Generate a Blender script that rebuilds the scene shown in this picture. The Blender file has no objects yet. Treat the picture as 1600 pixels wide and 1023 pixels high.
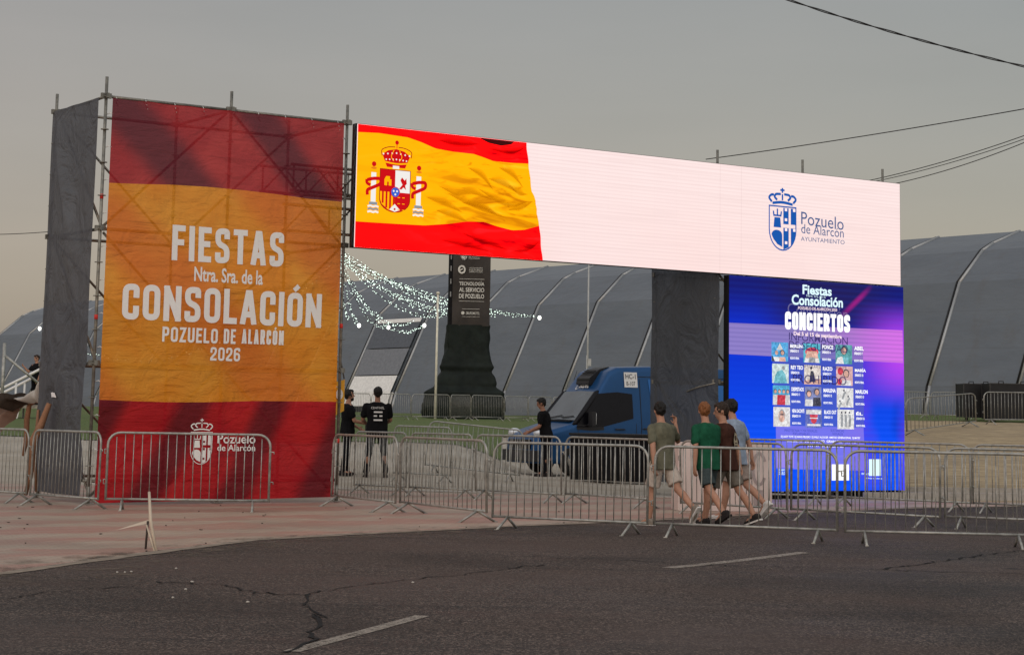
import bpy, bmesh, math, random
from mathutils import Vector, Matrix, noise
R = math.radians
random.seed(7)
scene = bpy.context.scene
COL = scene.collection

# ------------------------------------------------------------------ camera
CAM_H = 1.438
PITCH, ROLL = 0.13082, 0.01809
FPX, CXP, CYP = 3031.2, 800.0, 247.6
cp, sp, cr, sr = math.cos(PITCH), math.sin(PITCH), math.cos(ROLL), math.sin(ROLL)
fwd = Vector((0, cp, sp)); up0 = Vector((0, -sp, cp)); rt0 = Vector((1, 0, 0))
rt = cr*rt0 + sr*up0; upv = -sr*rt0 + cr*up0
cam_d = bpy.data.cameras.new("camera")
cam = bpy.data.objects.new("camera", cam_d); COL.objects.link(cam)
M = Matrix((rt, upv, -fwd)).transposed().to_4x4(); M.translation = (0, 0, CAM_H)
cam.matrix_world = M
cam_d.sensor_width = 36; cam_d.lens = FPX/1600*36
cam_d.shift_y = (CYP-511.5)/1600; cam_d.clip_start = .1; cam_d.clip_end = 4000
scene.camera = cam

# ------------------------------------------------------------------ world (dusk sky, glow behind the viewer)
world = bpy.data.worlds.new("World"); scene.world = world; world.use_nodes = True
wt = world.node_tree; wt.nodes.clear()
def N(t, typ, **kw):
    n = t.nodes.new(typ)
    for k, v in kw.items(): setattr(n, k, v)
    return n
wout = N(wt, 'ShaderNodeOutputWorld'); wbg = N(wt, 'ShaderNodeBackground'); wbg2 = N(wt, 'ShaderNodeBackground'); wadd = N(wt, 'ShaderNodeAddShader')
sky = N(wt, 'ShaderNodeTexSky'); sky.sky_type = 'NISHITA'; sky.sun_disc = False
SUN_EL, SUN_AZ = R(6), R(200)
sky.sun_elevation = SUN_EL; sky.sun_rotation = SUN_AZ
wt.links.new(sky.outputs[0], wbg2.inputs[0]); wbg2.inputs[1].default_value = 0.03
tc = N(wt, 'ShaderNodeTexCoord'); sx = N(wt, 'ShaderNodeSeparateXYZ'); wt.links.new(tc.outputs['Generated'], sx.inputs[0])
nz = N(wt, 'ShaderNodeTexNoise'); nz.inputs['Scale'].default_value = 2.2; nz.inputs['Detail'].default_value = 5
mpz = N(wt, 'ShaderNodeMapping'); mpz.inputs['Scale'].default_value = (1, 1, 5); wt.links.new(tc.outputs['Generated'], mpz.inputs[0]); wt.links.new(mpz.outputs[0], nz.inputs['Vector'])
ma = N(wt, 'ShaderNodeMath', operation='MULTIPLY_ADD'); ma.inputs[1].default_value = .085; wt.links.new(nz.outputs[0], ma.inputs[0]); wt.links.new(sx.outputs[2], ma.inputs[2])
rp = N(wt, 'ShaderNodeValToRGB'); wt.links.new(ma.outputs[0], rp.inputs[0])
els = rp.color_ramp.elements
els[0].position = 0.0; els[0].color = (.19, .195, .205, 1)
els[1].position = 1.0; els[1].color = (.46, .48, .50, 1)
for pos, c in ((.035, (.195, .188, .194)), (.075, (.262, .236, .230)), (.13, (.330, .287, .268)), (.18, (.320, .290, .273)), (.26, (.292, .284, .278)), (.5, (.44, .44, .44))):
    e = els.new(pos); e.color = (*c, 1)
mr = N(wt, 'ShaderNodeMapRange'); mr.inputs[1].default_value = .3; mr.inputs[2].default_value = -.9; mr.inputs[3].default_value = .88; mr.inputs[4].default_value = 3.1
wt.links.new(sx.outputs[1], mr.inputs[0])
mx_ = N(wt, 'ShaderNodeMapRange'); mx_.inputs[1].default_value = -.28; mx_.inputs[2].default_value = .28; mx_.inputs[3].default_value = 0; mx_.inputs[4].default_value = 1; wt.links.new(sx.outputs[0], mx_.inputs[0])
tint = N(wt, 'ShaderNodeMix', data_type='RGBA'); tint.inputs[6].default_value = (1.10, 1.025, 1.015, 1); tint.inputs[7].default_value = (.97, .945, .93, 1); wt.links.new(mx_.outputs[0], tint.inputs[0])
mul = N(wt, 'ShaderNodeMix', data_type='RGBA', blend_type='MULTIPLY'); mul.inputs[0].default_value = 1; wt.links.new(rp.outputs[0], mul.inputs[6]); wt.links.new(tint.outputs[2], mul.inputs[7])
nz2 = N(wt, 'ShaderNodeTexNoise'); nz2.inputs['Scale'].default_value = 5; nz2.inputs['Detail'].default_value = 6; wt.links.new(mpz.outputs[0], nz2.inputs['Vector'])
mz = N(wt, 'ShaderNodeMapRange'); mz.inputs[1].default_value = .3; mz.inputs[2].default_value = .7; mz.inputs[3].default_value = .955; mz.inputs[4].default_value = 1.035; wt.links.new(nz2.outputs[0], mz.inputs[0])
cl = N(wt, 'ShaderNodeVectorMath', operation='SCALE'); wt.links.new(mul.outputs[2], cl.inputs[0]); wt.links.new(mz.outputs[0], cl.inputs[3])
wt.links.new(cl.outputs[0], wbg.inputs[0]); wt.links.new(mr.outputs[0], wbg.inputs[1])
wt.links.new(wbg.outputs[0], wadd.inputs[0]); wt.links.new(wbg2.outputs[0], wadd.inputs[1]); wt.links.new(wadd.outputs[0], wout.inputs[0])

sun_d = bpy.data.lights.new("sun", 'SUN'); sun_d.energy = .25; sun_d.angle = R(15); sun_d.color = (1, .82, .66)
sun = bpy.data.objects.new("sun", sun_d); COL.objects.link(sun)
sdir = Vector((math.sin(SUN_AZ)*math.cos(SUN_EL), math.cos(SUN_AZ)*math.cos(SUN_EL), math.sin(SUN_EL)))
sun.rotation_euler = sdir.to_track_quat('Z', 'Y').to_euler(); sun.location = (0, -20, 20)

scene.view_settings.view_transform = 'Standard'; scene.view_settings.look = 'None'
scene.view_settings.exposure = 0; scene.view_settings.gamma = 1

# ------------------------------------------------------------------ survey helpers
def ray(x, y):
    return rt*((x-CXP)/FPX) - upv*((y-CYP)/FPX) + fwd
def at(x, y, Y):
    d = ray(x, y); t = Y/d.y
    return Vector((d.x*t, Y, d.z*t+CAM_H))
def flat(x, y):
    d = ray(x, y); t = -CAM_H/d.z
    return Vector((d.x*t, d.y*t, 0))
def smooth(a, b, x):
    t = min(1, max(0, (x-a)/(b-a))); return t*t*(3-2*t)
def interp(tab, y):
    if y <= tab[0][0]: return tab[0][1]
    for (a, za), (b, zb) in zip(tab, tab[1:]):
        if y <= b: return za+(zb-za)*(y-a)/(b-a)
    return tab[-1][1]
TL = [(36, 0), (40, .12), (45, .38), (50, .66), (55, .78), (83, 1.12), (124, 1.35), (200, 1.5)]
TM = [(52, 0), (54, .3), (57, .75), (60, .85), (83, 1.12), (124, 1.4), (200, 1.5)]
TR = [(38, 0), (40, .05), (56, .98), (66, 1.38), (95, 1.75), (124, 1.8), (200, 1.8)]
def zt(X, Y):
    a = X/max(Y, 1)
    wl = 1-smooth(-.03, .015, a); wr = smooth(.13, .19, a)
    z = wl*interp(TL, Y)+wr*interp(TR, Y)+(1-wl-wr)*interp(TM, Y)
    if Y > 37: z += smooth(37, 42, Y)*(.05*noise.noise(Vector((X*.35, Y*.35, 0)))+.025*noise.noise(Vector((X*1.3, Y*1.3, 3))))
    return z
def onground(X, Y): return Vector((X, Y, zt(X, Y)))

# ------------------------------------------------------------------ mesh helpers
class MB:
    def __init__(s): s.v = []; s.f = []; s.m = []; s.mi = 0; s.smooth = False; s.sm = []
    def add(s, vs, fs):
        o = len(s.v); s.v += [tuple(v) for v in vs]
        for f in fs: s.f.append([i+o for i in f]); s.m.append(s.mi); s.sm.append(s.smooth)
        return s
    def box(s, c, d, rot=None):
        c = Vector(c); x, y, z = [k/2 for k in d]
        vs = [Vector((a*x, b*y, e*z)) for a in (-1, 1) for b in (-1, 1) for e in (-1, 1)]
        if rot is not None: vs = [rot @ v for v in vs]
        return s.add([v+c for v in vs], [(0, 1, 3, 2), (4, 6, 7, 5), (0, 4, 5, 1), (2, 3, 7, 6), (0, 2, 6, 4), (1, 5, 7, 3)])
    def tube(s, pts, r, n=8, caps=True, closed=False):
        pts = [Vector(p) for p in pts]; rr = r if isinstance(r, (list, tuple)) else [r]*len(pts)
        vs = []; fs = []; L = len(pts); prev = None
        for i, p in enumerate(pts):
            if closed: t = pts[(i+1) % L]-pts[i-1]
            else: t = pts[min(i+1, L-1)]-pts[max(i-1, 0)]
            t = t.normalized() if t.length > 1e-9 else Vector((0, 0, 1))
            if prev is None:
                a = Vector((0, 0, 1)) if abs(t.z) < .9 else Vector((1, 0, 0)); u = t.cross(a).normalized()
            else:
                u = prev-t*prev.dot(t); u = u.normalized() if u.length > 1e-6 else t.orthogonal().normalized()
            prev = u; w = t.cross(u)
            for k in range(n):
                a = 2*math.pi*k/n; vs.append(p+(u*math.cos(a)+w*math.sin(a))*rr[i])
        for i in range(L if closed else L-1):
            j = (i+1) % L
            for k in range(n):
                k2 = (k+1) % n; fs.append((i*n+k, i*n+k2, j*n+k2, j*n+k))
        if caps and not closed: fs.append(tuple(range(n-1, -1, -1))); fs.append(tuple((L-1)*n+k for k in range(n)))
        o = s.smooth; s.smooth = True; s.add(vs, fs); s.smooth = o
        return s
    def prism(s, poly, axis, d0, d1, fr=None):
        # poly: list of 2D points; extruded between d0 and d1 along the third axis
        def P(a, b, d):
            v = {'x': (d, a, b), 'y': (a, d, b), 'z': (a, b, d)}[axis]
            return fr(Vector(v)) if fr else v
        n = len(poly); vs = [P(a, b, d0) for a, b in poly]+[P(a, b, d1) for a, b in poly]
        fs = [tuple(range(n)), tuple(range(2*n-1, n-1, -1))]+[(i, i+n, (i+1) % n+n, (i+1) % n) for i in range(n)]
        return s.add(vs, fs)
    def ell(s, c, r, n=12, m=8, rot=None):
        c = Vector(c); vs = []; fs = []
        for j in range(m+1):
            th = math.pi*j/m
            for k in range(n):
                a = 2*math.pi*k/n; v = Vector((r[0]*math.sin(th)*math.cos(a), r[1]*math.sin(th)*math.sin(a), r[2]*math.cos(th)))
                if rot is not None: v = rot @ v
                vs.append(c+v)
        for j in range(m):
            for k in range(n): fs.append((j*n+k, (j+1)*n+k, (j+1)*n+(k+1) % n, j*n+(k+1) % n))
        o = s.smooth; s.smooth = True; s.add(vs, fs); s.smooth = o
        return s
    def lathe(s, prof, n=20, c=(0, 0, 0), mat=None):
        vs = []; fs = []
        for (r, z) in prof:
            for k in range(n):
                a = 2*math.pi*k/n; v = Vector((r*math.cos(a), r*math.sin(a), z)); v = mat @ v if mat is not None else v
                vs.append(v+Vector(c))
        for i in range(len(prof)-1):
            for k in range(n): fs.append((i*n+k, i*n+(k+1) % n, (i+1)*n+(k+1) % n, (i+1)*n+k))
        o = s.smooth; s.smooth = True; s.add(vs, fs); s.smooth = o
        return s
    def grid(s, nu, nv, fn):
        vs = [fn(i/nu, j/nv) for j in range(nv+1) for i in range(nu+1)]
        fs = [(j*(nu+1)+i, j*(nu+1)+i+1, (j+1)*(nu+1)+i+1, (j+1)*(nu+1)+i) for j in range(nv) for i in range(nu)]
        o = s.smooth; s.smooth = True; s.add(vs, fs); s.smooth = o
        return s
    def build(s, name, mats, parent=None, fix=True):
        me = bpy.data.meshes.new(name); me.from_pydata(s.v, [], s.f)
        for m in (mats if isinstance(mats, (list, tuple)) else [mats]): me.materials.append(m)
        me.polygons.foreach_set('material_index', s.m); me.polygons.foreach_set('use_smooth', s.sm)
        me.update()
        if fix:
            bm = bmesh.new(); bm.from_mesh(me); bmesh.ops.recalc_face_normals(bm, faces=bm.faces); bm.to_mesh(me); bm.free()
        o = bpy.data.objects.new(name, me); COL.objects.link(o)
        if parent: o.parent = parent
        return o
def tag(o, label, cat, group=None, kind=None):
    if label: o['label'] = label
    if cat: o['category'] = cat
    if group: o['group'] = group
    if kind: o['kind'] = kind
    return o
def thing(name, label, cat, loc=(0, 0, 0), rz=0, group=None):
    o = bpy.data.objects.new(name, None); COL.objects.link(o); o.empty_display_size = .2
    o.location = loc; o.rotation_euler = (0, 0, rz)
    return tag(o, label, cat, group)
def struct(o, kind='structure'): o['kind'] = kind; return o
KIDS = {}
def copy_tree(o, kids):
    c = o.copy(); COL.objects.link(c)
    for k in kids:
        d = k.copy(); COL.objects.link(d); d.parent = c
    return c

# ------------------------------------------------------------------ materials
def newmat(name):
    m = bpy.data.materials.new(name); m.use_nodes = True; t = m.node_tree; t.nodes.clear()
    return m, t, N(t, 'ShaderNodeOutputMaterial')
def mat(name, col, rough=.6, metal=0, var=.15, scale=6, bump=0, bscale=40, spec=.25, stretch=(1, 1, 1), col2=None):
    m, t, out = newmat(name); b = N(t, 'ShaderNodeBsdfPrincipled'); t.links.new(b.outputs[0], out.inputs[0])
    b.inputs['Roughness'].default_value = rough; b.inputs['Metallic'].default_value = metal; b.inputs['Specular IOR Level'].default_value = spec
    co = N(t, 'ShaderNodeTexCoord'); mp = N(t, 'ShaderNodeMapping'); mp.inputs['Scale'].default_value = stretch
    t.links.new(co.outputs['Object'], mp.inputs[0])
    n = N(t, 'ShaderNodeTexNoise'); n.inputs['Scale'].default_value = scale; n.inputs['Detail'].default_value = 5; n.inputs['Roughness'].default_value = .6
    t.links.new(mp.outputs[0], n.inputs['Vector'])
    r = N(t, 'ShaderNodeValToRGB'); t.links.new(n.outputs[0], r.inputs[0])
    c2 = col2 or [min(1, c*(1+var)) for c in col]; c1 = [c*(1-var) for c in col]
    r.color_ramp.elements[0].position = .3; r.color_ramp.elements[0].color = (*c1, 1); r.color_ramp.elements[1].position = .7; r.color_ramp.elements[1].color = (*c2, 1)
    t.links.new(r.outputs[0], b.inputs['Base Color'])
    if bump:
        n2 = N(t, 'ShaderNodeTexNoise'); n2.inputs['Scale'].default_value = bscale; n2.inputs['Detail'].default_value = 4; t.links.new(mp.outputs[0], n2.inputs['Vector'])
        bp = N(t, 'ShaderNodeBump'); bp.inputs['Strength'].default_value = bump; bp.inputs['Distance'].default_value = .02
        t.links.new(n2.outputs[0], bp.inputs['Height']); t.links.new(bp.outputs[0], b.inputs['Normal'])
    return m
def emis(name, col, st=1.0):
    m, t, out = newmat(name); e = N(t, 'ShaderNodeEmission'); e.inputs[0].default_value = (*col, 1); e.inputs[1].default_value = st
    t.links.new(e.outputs[0], out.inputs[0]); return m
class NT:                       # tiny expression helper on a node tree
    def __init__(s, t): s.t = t
    def plug(s, sock, v):
        if hasattr(v, 'is_output'): s.t.links.new(v, sock)
        elif isinstance(v, (tuple, list)): sock.default_value = (*v, 1) if len(v) == 3 and sock.type == 'RGBA' else v
        else: sock.default_value = v
    def math(s, op, a, b=0., c=0., clamp=False):
        n = N(s.t, 'ShaderNodeMath', operation=op); n.use_clamp = clamp
        for i, v in enumerate((a, b, c)): s.plug(n.inputs[i], v)
        return n.outputs[0]
    def mapr(s, v, a, b, c=0., d=1., smooth=True):
        n = N(s.t, 'ShaderNodeMapRange'); n.interpolation_type = 'SMOOTHSTEP' if smooth else 'LINEAR'
        for i, q in enumerate((v, a, b, c, d)): s.plug(n.inputs[i], q)
        return n.outputs[0]
    def mix(s, f, a, b, mode='MIX'):
        n = N(s.t, 'ShaderNodeMix', data_type='RGBA', blend_type=mode)
        s.plug(n.inputs[0], f); s.plug(n.inputs[6], a); s.plug(n.inputs[7], b); return n.outputs[2]
    def noise(s, vec, scale, detail=4, rough=.55, dist=0):
        n = N(s.t, 'ShaderNodeTexNoise'); n.inputs['Scale'].default_value = scale; n.inputs['Detail'].default_value = detail
        n.inputs['Roughness'].default_value = rough; n.inputs['Distortion'].default_value = dist
        if vec is not None: s.t.links.new(vec, n.inputs['Vector'])
        return n.outputs[0]
    def mapping(s, vec, scale=(1, 1, 1), rot=(0, 0, 0), loc=(0, 0, 0)):
        n = N(s.t, 'ShaderNodeMapping'); n.inputs['Scale'].default_value = scale; n.inputs['Rotation'].default_value = rot; n.inputs['Location'].default_value = loc
        s.t.links.new(vec, n.inputs[0]); return n.outputs[0]
    def obj(s): return N(s.t, 'ShaderNodeTexCoord').outputs['Object']
    def sep(s, vec):
        n = N(s.t, 'ShaderNodeSeparateXYZ'); s.t.links.new(vec, n.inputs[0]); return n.outputs
    def bump(s, h, st, dist=.02):
        n = N(s.t, 'ShaderNodeBump'); n.inputs['Strength'].default_value = st; n.inputs['Distance'].default_value = dist
        s.t.links.new(h, n.inputs['Height']); return n.outputs[0]

def over(name, col, fac, st=1.0, grad=None):
    # translucent overlay of the displayed picture, built as its own tint of the light the screen gives
    m, t, out = newmat(name); q = NT(t); e = N(t, 'ShaderNodeEmission'); e.inputs[1].default_value = st; tp = N(t, 'ShaderNodeBsdfTransparent'); mx = N(t, 'ShaderNodeMixShader'); mx.inputs[0].default_value = fac
    if grad:
        x, y, z = q.sep(q.obj()); c = q.mix(q.mapr(x, grad[0], grad[1]), col, grad[2]); rows = q.math('PINGPONG', z, .04); c = q.mix(q.mapr(rows, 0, .03, .25, 0), c, (.1, .08, .25)); t.links.new(c, e.inputs[0])
    else: e.inputs[0].default_value = (*col, 1)
    t.links.new(tp.outputs[0], mx.inputs[1]); t.links.new(e.outputs[0], mx.inputs[2]); t.links.new(mx.outputs[0], out.inputs[0]); return m
def emisn(name, col):
    m, t, out = newmat(name); q = NT(t); e = N(t, 'ShaderNodeEmission'); n = q.noise(q.obj(), 11, 5, .7, 1.2); n2 = q.noise(q.mapping(q.obj(), loc=(3, 0, 1)), 24, 3, .6)
    c = q.mix(q.mapr(n, .38, .68), tuple(k*.62 for k in col), tuple(min(1, k*1.1+.03) for k in col)); c = q.mix(q.mapr(n2, .55, .8, 0, .22), c, (.8, .72, .72)); t.links.new(c, e.inputs[0]); t.links.new(e.outputs[0], out.inputs[0]); return m
# steel and generic
GALV = mat('galvanised_steel', (.29, .29, .265), .45, .45, .4, 9)
GALV_OLD = mat('weathered_steel', (.17, .17, .155), .5, .6, .35, 9, col2=(.27, .26, .22))
BLACK = mat('black_plastic', (.012, .012, .013), .45)
BLACKCLOTH = mat('black_cloth', (.010, .010, .011), .9, 0, .3, 3, .9, 3, spec=.08)
WHITEPAINT = mat('white_paint', (.62, .62, .60), .5, 0, .08, 5)
REDTAPE = mat('red_tape', (.5, .03, .02), .5)
RUBBER = mat('rubber', (.015, .015, .015), .8)

# ------------------------------------------------------------------ setting: ground, paving, road, lawn
def ground_mat():
    m, t, out = newmat('dirt'); q = NT(t); b = N(t, 'ShaderNodeBsdfPrincipled'); t.links.new(b.outputs[0], out.inputs[0]); b.inputs['Roughness'].default_value = .95
    o = q.obj(); x, y, z = q.sep(o)
    n1 = q.noise(o, .5, 5); n2 = q.noise(o, 5, 6, .7); n3 = q.noise(q.mapping(o, (.6, 2.5, 1)), 3, 5, .7)
    pale = q.mix(n2, (.24, .215, .175), (.50, .45, .37)); sand = q.mix(q.mapr(n3, .3, .7), (.21, .155, .085), (.48, .37, .22))
    side = q.mapr(x, 5, 9)
    c = q.mix(side, pale, sand); c = q.mix(q.mapr(n1, .35, .7, 0, .45), c, (.20, .155, .10))
    t.links.new(c, b.inputs['Base Color'])
    t.links.new(q.bump(q.math('ADD', n2, q.noise(o, 14, 3)), .9, .06), b.inputs['Normal']); return m
XS = [-220, -120, -70, -45, -34] + [-26+i*.55 for i in range(0, 112)] + [40, 48, 60, 90, 150, 260]
YS = [-60, -20, 0, 15, 25, 33, 35, 36, 37] + [38+i*.45 for i in range(0, 70)] + [70+i*2 for i in range(0, 30)] + [132, 150, 180, 240, 400, 900, 2500]
def gridmesh(name, matl, xs, ys, dz=0, keep=None):
    mb = MB(); mb.smooth = True; W = len(xs)
    vs = [(x, y, zt(x, y)+dz) for y in ys for x in xs]; fs = []
    for j in range(len(ys)-1):
        for i in range(W-1):
            if keep and not keep((xs[i]+xs[i+1])/2, (ys[j]+ys[j+1])/2): continue
            fs.append((j*W+i, j*W+i+1, (j+1)*W+i+1, (j+1)*W+i))
    used = sorted({k for f in fs for k in f}); mp = {k: i for i, k in enumerate(used)}
    mb.add([vs[k] for k in used], [tuple(mp[k] for k in f) for f in fs])
    return mb.build(name, matl)
struct(gridmesh('ground', ground_mat(), XS, YS))
def lawn_mat():
    m, t, out = newmat('lawn_grass'); q = NT(t); b = N(t, 'ShaderNodeBsdfPrincipled'); t.links.new(b.outputs[0], out.inputs[0]); b.inputs['Roughness'].default_value = .9
    o = q.obj(); n1 = q.noise(o, .4, 4); n2 = q.noise(q.mapping(o, (3, 1, 1)), 6, 5, .7)
    c = q.mix(n2, (.045, .075, .012), (.11, .16, .028)); c = q.mix(q.mapr(n1, .4, .7, 0, .5), c, (.12, .13, .035)); t.links.new(c, b.inputs['Base Color'])
    t.links.new(q.bump(n2, 1, .08), b.inputs['Normal']); return m
def lawn_front(x, y):
    a = x/y
    if a > .11: return 57 if a < .15 else 72
    if a > .0: return 57
    return 49.6+.5*noise.noise(Vector((x*.8, 2, 0)))
struct(gridmesh('lawn', lawn_mat(), XS, YS, .02, lambda x, y: y > lawn_front(x, y) and y < 240 and -120 < x < 150))

def poly_sheet(name, pts, z, matl, kind='structure'):
    me = bpy.data.meshes.new(name); bm = bmesh.new()
    f = bm.faces.new([bm.verts.new((p[0], p[1], z)) for p in pts]); bmesh.ops.triangulate(bm, faces=[f])
    bmesh.ops.recalc_face_normals(bm, faces=bm.faces)
    if sum(g.normal.z for g in bm.faces) < 0: bmesh.ops.reverse_faces(bm, faces=bm.faces)
    bm.to_mesh(me); bm.free(); me.materials.append(matl)
    o = bpy.data.objects.new(name, me); COL.objects.link(o); o['kind'] = kind; return o
EDGE = [(-40, 4.2), (-12, 10.5), (-6.2, 14.4), (-5, 15.7), (-4.27, 16.9), (-3.48, 19.59), (-2.74, 21.75), (-1.9, 22.9), (-1.15, 23.74), (.09, 25.3), (1.85, 27.1), (3.99, 29.7), (6.43, 32.3), (9.11, 34.3), (14, 36.4), (22, 37.2)]
EDGE = [(a+.05*noise.noise(Vector((a*3, b*3, 0))), b+.06*noise.noise(Vector((a*3, b*3, 5)))) for p0, p1 in zip(EDGE, EDGE[1:]) for k in range(6) for a, b in [(p0[0]+(p1[0]-p0[0])*k/6, p0[1]+(p1[1]-p0[1])*k/6)]]+[EDGE[-1]]
def paving_mat():
    m, t, out = newmat('paving'); q = NT(t); b = N(t, 'ShaderNodeBsdfPrincipled'); t.links.new(b.outputs[0], out.inputs[0])
    o = q.obj(); o2 = q.mapping(o, rot=(0, 0, R(-38)))
    x, y, z = q.sep(o2)
    w = q.noise(o, 1.1, 4); ph = q.math('ADD', q.math('MULTIPLY', y, .62), q.math('MULTIPLY', w, 1.15))
    s = q.math('SINE', q.math('MULTIPLY', ph, 6.283)); s2 = q.math('SINE', q.math('MULTIPLY', ph, 2.6))
    f = q.math('ADD', q.math('MULTIPLY', q.mapr(q.math('ADD', s, q.math('MULTIPLY', s2, .45)), -.7, .7), .72), q.mapr(q.noise(q.mapping(o2, (.35, 4.5, 1)), 1.6, 5, .7), .35, .65, -.12, .4), clamp=True)
    fine = q.noise(q.mapping(o2, (.5, 9, 1)), 5, 6, .75); speck = q.noise(o, 45, 3, .7); patch = q.noise(o, .55, 4)
    pink = q.mix(fine, (.23, .102, .077), (.46, .26, .20)); cream = q.mix(fine, (.22, .17, .125), (.52, .43, .33))
    c = q.mix(f, pink, cream); c = q.mix(q.mapr(patch, .4, .75, 0, .6), c, (.22, .17, .13)); c = q.mix(q.mapr(speck, .55, .8, 0, .35), c, (.10, .085, .07))
    br = N(t, 'ShaderNodeTexBrick'); br.inputs['Scale'].default_value = 1; br.inputs['Brick Width'].default_value = .2; br.inputs['Row Height'].default_value = .1; br.inputs['Mortar Size'].default_value = .006
    br.inputs['Color1'].default_value = (1, 1, 1, 1); br.inputs['Color2'].default_value = (.84, .84, .84, 1); br.inputs['Mortar'].default_value = (.5, .48, .45, 1); t.links.new(o2, br.inputs['Vector'])
    c = q.mix(.75, c, br.outputs[0], 'MULTIPLY')
    t.links.new(c, b.inputs['Base Color']); t.links.new(q.mapr(fine, .3, .7, .45, .8), b.inputs['Roughness'])
    t.links.new(q.bump(q.math('ADD', fine, speck), .35, .01), b.inputs['Normal']); return m
PV = paving_mat()
poly_sheet('pavement', EDGE+[(22, 38.2), (14, 37.4), (9.5, 35.9), (5, 35), (0, 35.3), (-3, 36), (-8, 36), (-40, 36)], .006, PV)
def asphalt_mat():
    m, t, out = newmat('asphalt'); q = NT(t); b = N(t, 'ShaderNodeBsdfPrincipled'); t.links.new(b.outputs[0], out.inputs[0])
    o = q.obj()
    v = N(t, 'ShaderNodeTexVoronoi'); v.inputs['Scale'].default_value = 78; t.links.new(o, v.inputs['Vector'])
    g = q.sep(v.outputs['Color'])[0]; n0 = q.noise(o, 110, 3, .7); n1 = q.noise(o, .35, 5, .6); n2 = q.noise(q.mapping(o, (.35, 2.2, 1), (0, 0, R(-35))), 1.6, 5, .65)
    base = q.mix(n0, (.0075, .0056, .0046), (.058, .043, .035))
    c = q.mix(q.mapr(g, .62, .95, 0, .75), base, (.25, .19, .155)); c = q.mix(q.mapr(g, .38, .0, 0, .8), c, (.006, .006, .006))
    x, y, z = q.sep(o)
    worn = q.math('ADD', n1, q.math('MULTIPLY', n2, .5)); c = q.mix(q.mapr(worn, .70, .98, 0, .55), c, (.085, .061, .050)); c = q.mix(q.mapr(worn, .72, .5, 0, .62), c, (.012, .0102, .0088)); big = q.noise(o, .22, 3, .5); c = q.mix(q.mapr(big, .46, .62, 0, .5), c, (.075, .052, .043)); c = q.mix(q.mapr(big, .50, .34, 0, .5), c, (.011, .0105, .009)); oil = q.noise(q.mapping(o, loc=(7, 3, 0)), 1.7, 4, .55); c = q.mix(q.mapr(oil, .66, .76, 0, .7), c, (.007, .006, .006)); mott = q.noise(o, 1.1, 5, .7); c = q.mix(q.mapr(mott, .52, .75, 0, .4), c, (.066, .036, .029)); track = q.noise(q.mapping(o, (.12, 2.6, 1), (0, 0, R(-42))), 1.0, 3, .5); c = q.mix(q.mapr(track, .55, .72, 0, .35), c, (.012, .011, .010))
    t.links.new(c, b.inputs['Base Color']); t.links.new(q.mapr(n1, .3, .7, .6, .85), b.inputs['Roughness']); b.inputs['Specular IOR Level'].default_value = .22
    t.links.new(q.bump(q.math('ADD', v.outputs['Distance'], q.math('MULTIPLY', n0, .4)), .75, .012), b.inputs['Normal']); return m
poly_sheet('road', EDGE+[(60, 38), (120, 38), (120, -40), (-120, -40), (-120, -4)], .012, asphalt_mat())
# dusty strip where the asphalt meets the paving
DUST = mat('kerb_dust', (.22, .18, .14), .95, 0, .4, 7, .5, 30)
def ribbon(name, pts, widths, z, matl, kind='structure'):
    mb = MB(); vs = []; fs = []
    for i, p in enumerate(pts):
        a = Vector(pts[max(i-1, 0)]); b = Vector(pts[min(i+1, len(pts)-1)]); d = (b-a).normalized(); nrm = Vector((-d.y, d.x)); w = widths[i] if isinstance(widths, list) else widths
        vs += [(p[0]+nrm.x*w/2, p[1]+nrm.y*w/2, z), (p[0]-nrm.x*w/2, p[1]-nrm.y*w/2, z)]
    for i in range(len(pts)-1): fs.append((2*i, 2*i+1, 2*i+3, 2*i+2))
    mb.add(vs, fs); o = mb.build(name, matl, fix=False)
    if o.data.polygons[0].normal.z < 0: o.data.flip_normals()
    if kind: o['kind'] = kind
    return o
ribbon('road_edge', EDGE, [.14+.16*abs(noise.noise(Vector((p[0]*1.3, p[1]*1.3, 9)))) for p in EDGE], .017, DUST)
def dust_mat():
    m, t, out = newmat('blown_dust'); q = NT(t); b = N(t, 'ShaderNodeBsdfPrincipled'); tr = N(t, 'ShaderNodeBsdfTransparent'); mx = N(t, 'ShaderNodeMixShader')
    n = q.noise(q.obj(), 2.2, 6, .7); b.inputs['Base Color'].default_value = (.15, .12, .095, 1); b.inputs['Roughness'].default_value = .95; b.inputs['Specular IOR Level'].default_value = .1
    t.links.new(q.mapr(n, .48, .72, 0, .75), mx.inputs[0]); t.links.new(tr.outputs[0], mx.inputs[1]); t.links.new(b.outputs[0], mx.inputs[2]); t.links.new(mx.outputs[0], out.inputs[0]); return m
DM = dust_mat()
for k, w_ in enumerate((.5, 1.0, 1.7)): ribbon('road_dust', [(p[0]+.05*k, p[1]-.12*k) for p in EDGE], [w_*(.6+.8*abs(noise.noise(Vector((p[0]*.9, p[1]*.9, 2+k))))) for p in EDGE], .0135+.0008*k, DM)
def marking_mat():
    m, t, out = newmat('road_paint'); q = NT(t); b = N(t, 'ShaderNodeBsdfPrincipled'); tr = N(t, 'ShaderNodeBsdfTransparent'); mx = N(t, 'ShaderNodeMixShader')
    n = q.noise(q.obj(), 38, 4, .75); n2 = q.noise(q.obj(), 3, 3)
    b.inputs['Base Color'].default_value = (.25, .215, .175, 1); b.inputs['Roughness'].default_value = .75
    t.links.new(q.mapr(q.math('ADD', n, q.math('MULTIPLY', n2, .3)), .44, .72), mx.inputs[0]); t.links.new(tr.outputs[0], mx.inputs[1]); t.links.new(b.outputs[0], mx.inputs[2]); t.links.new(mx.outputs[0], out.inputs[0]); return m
RP = marking_mat()
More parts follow.
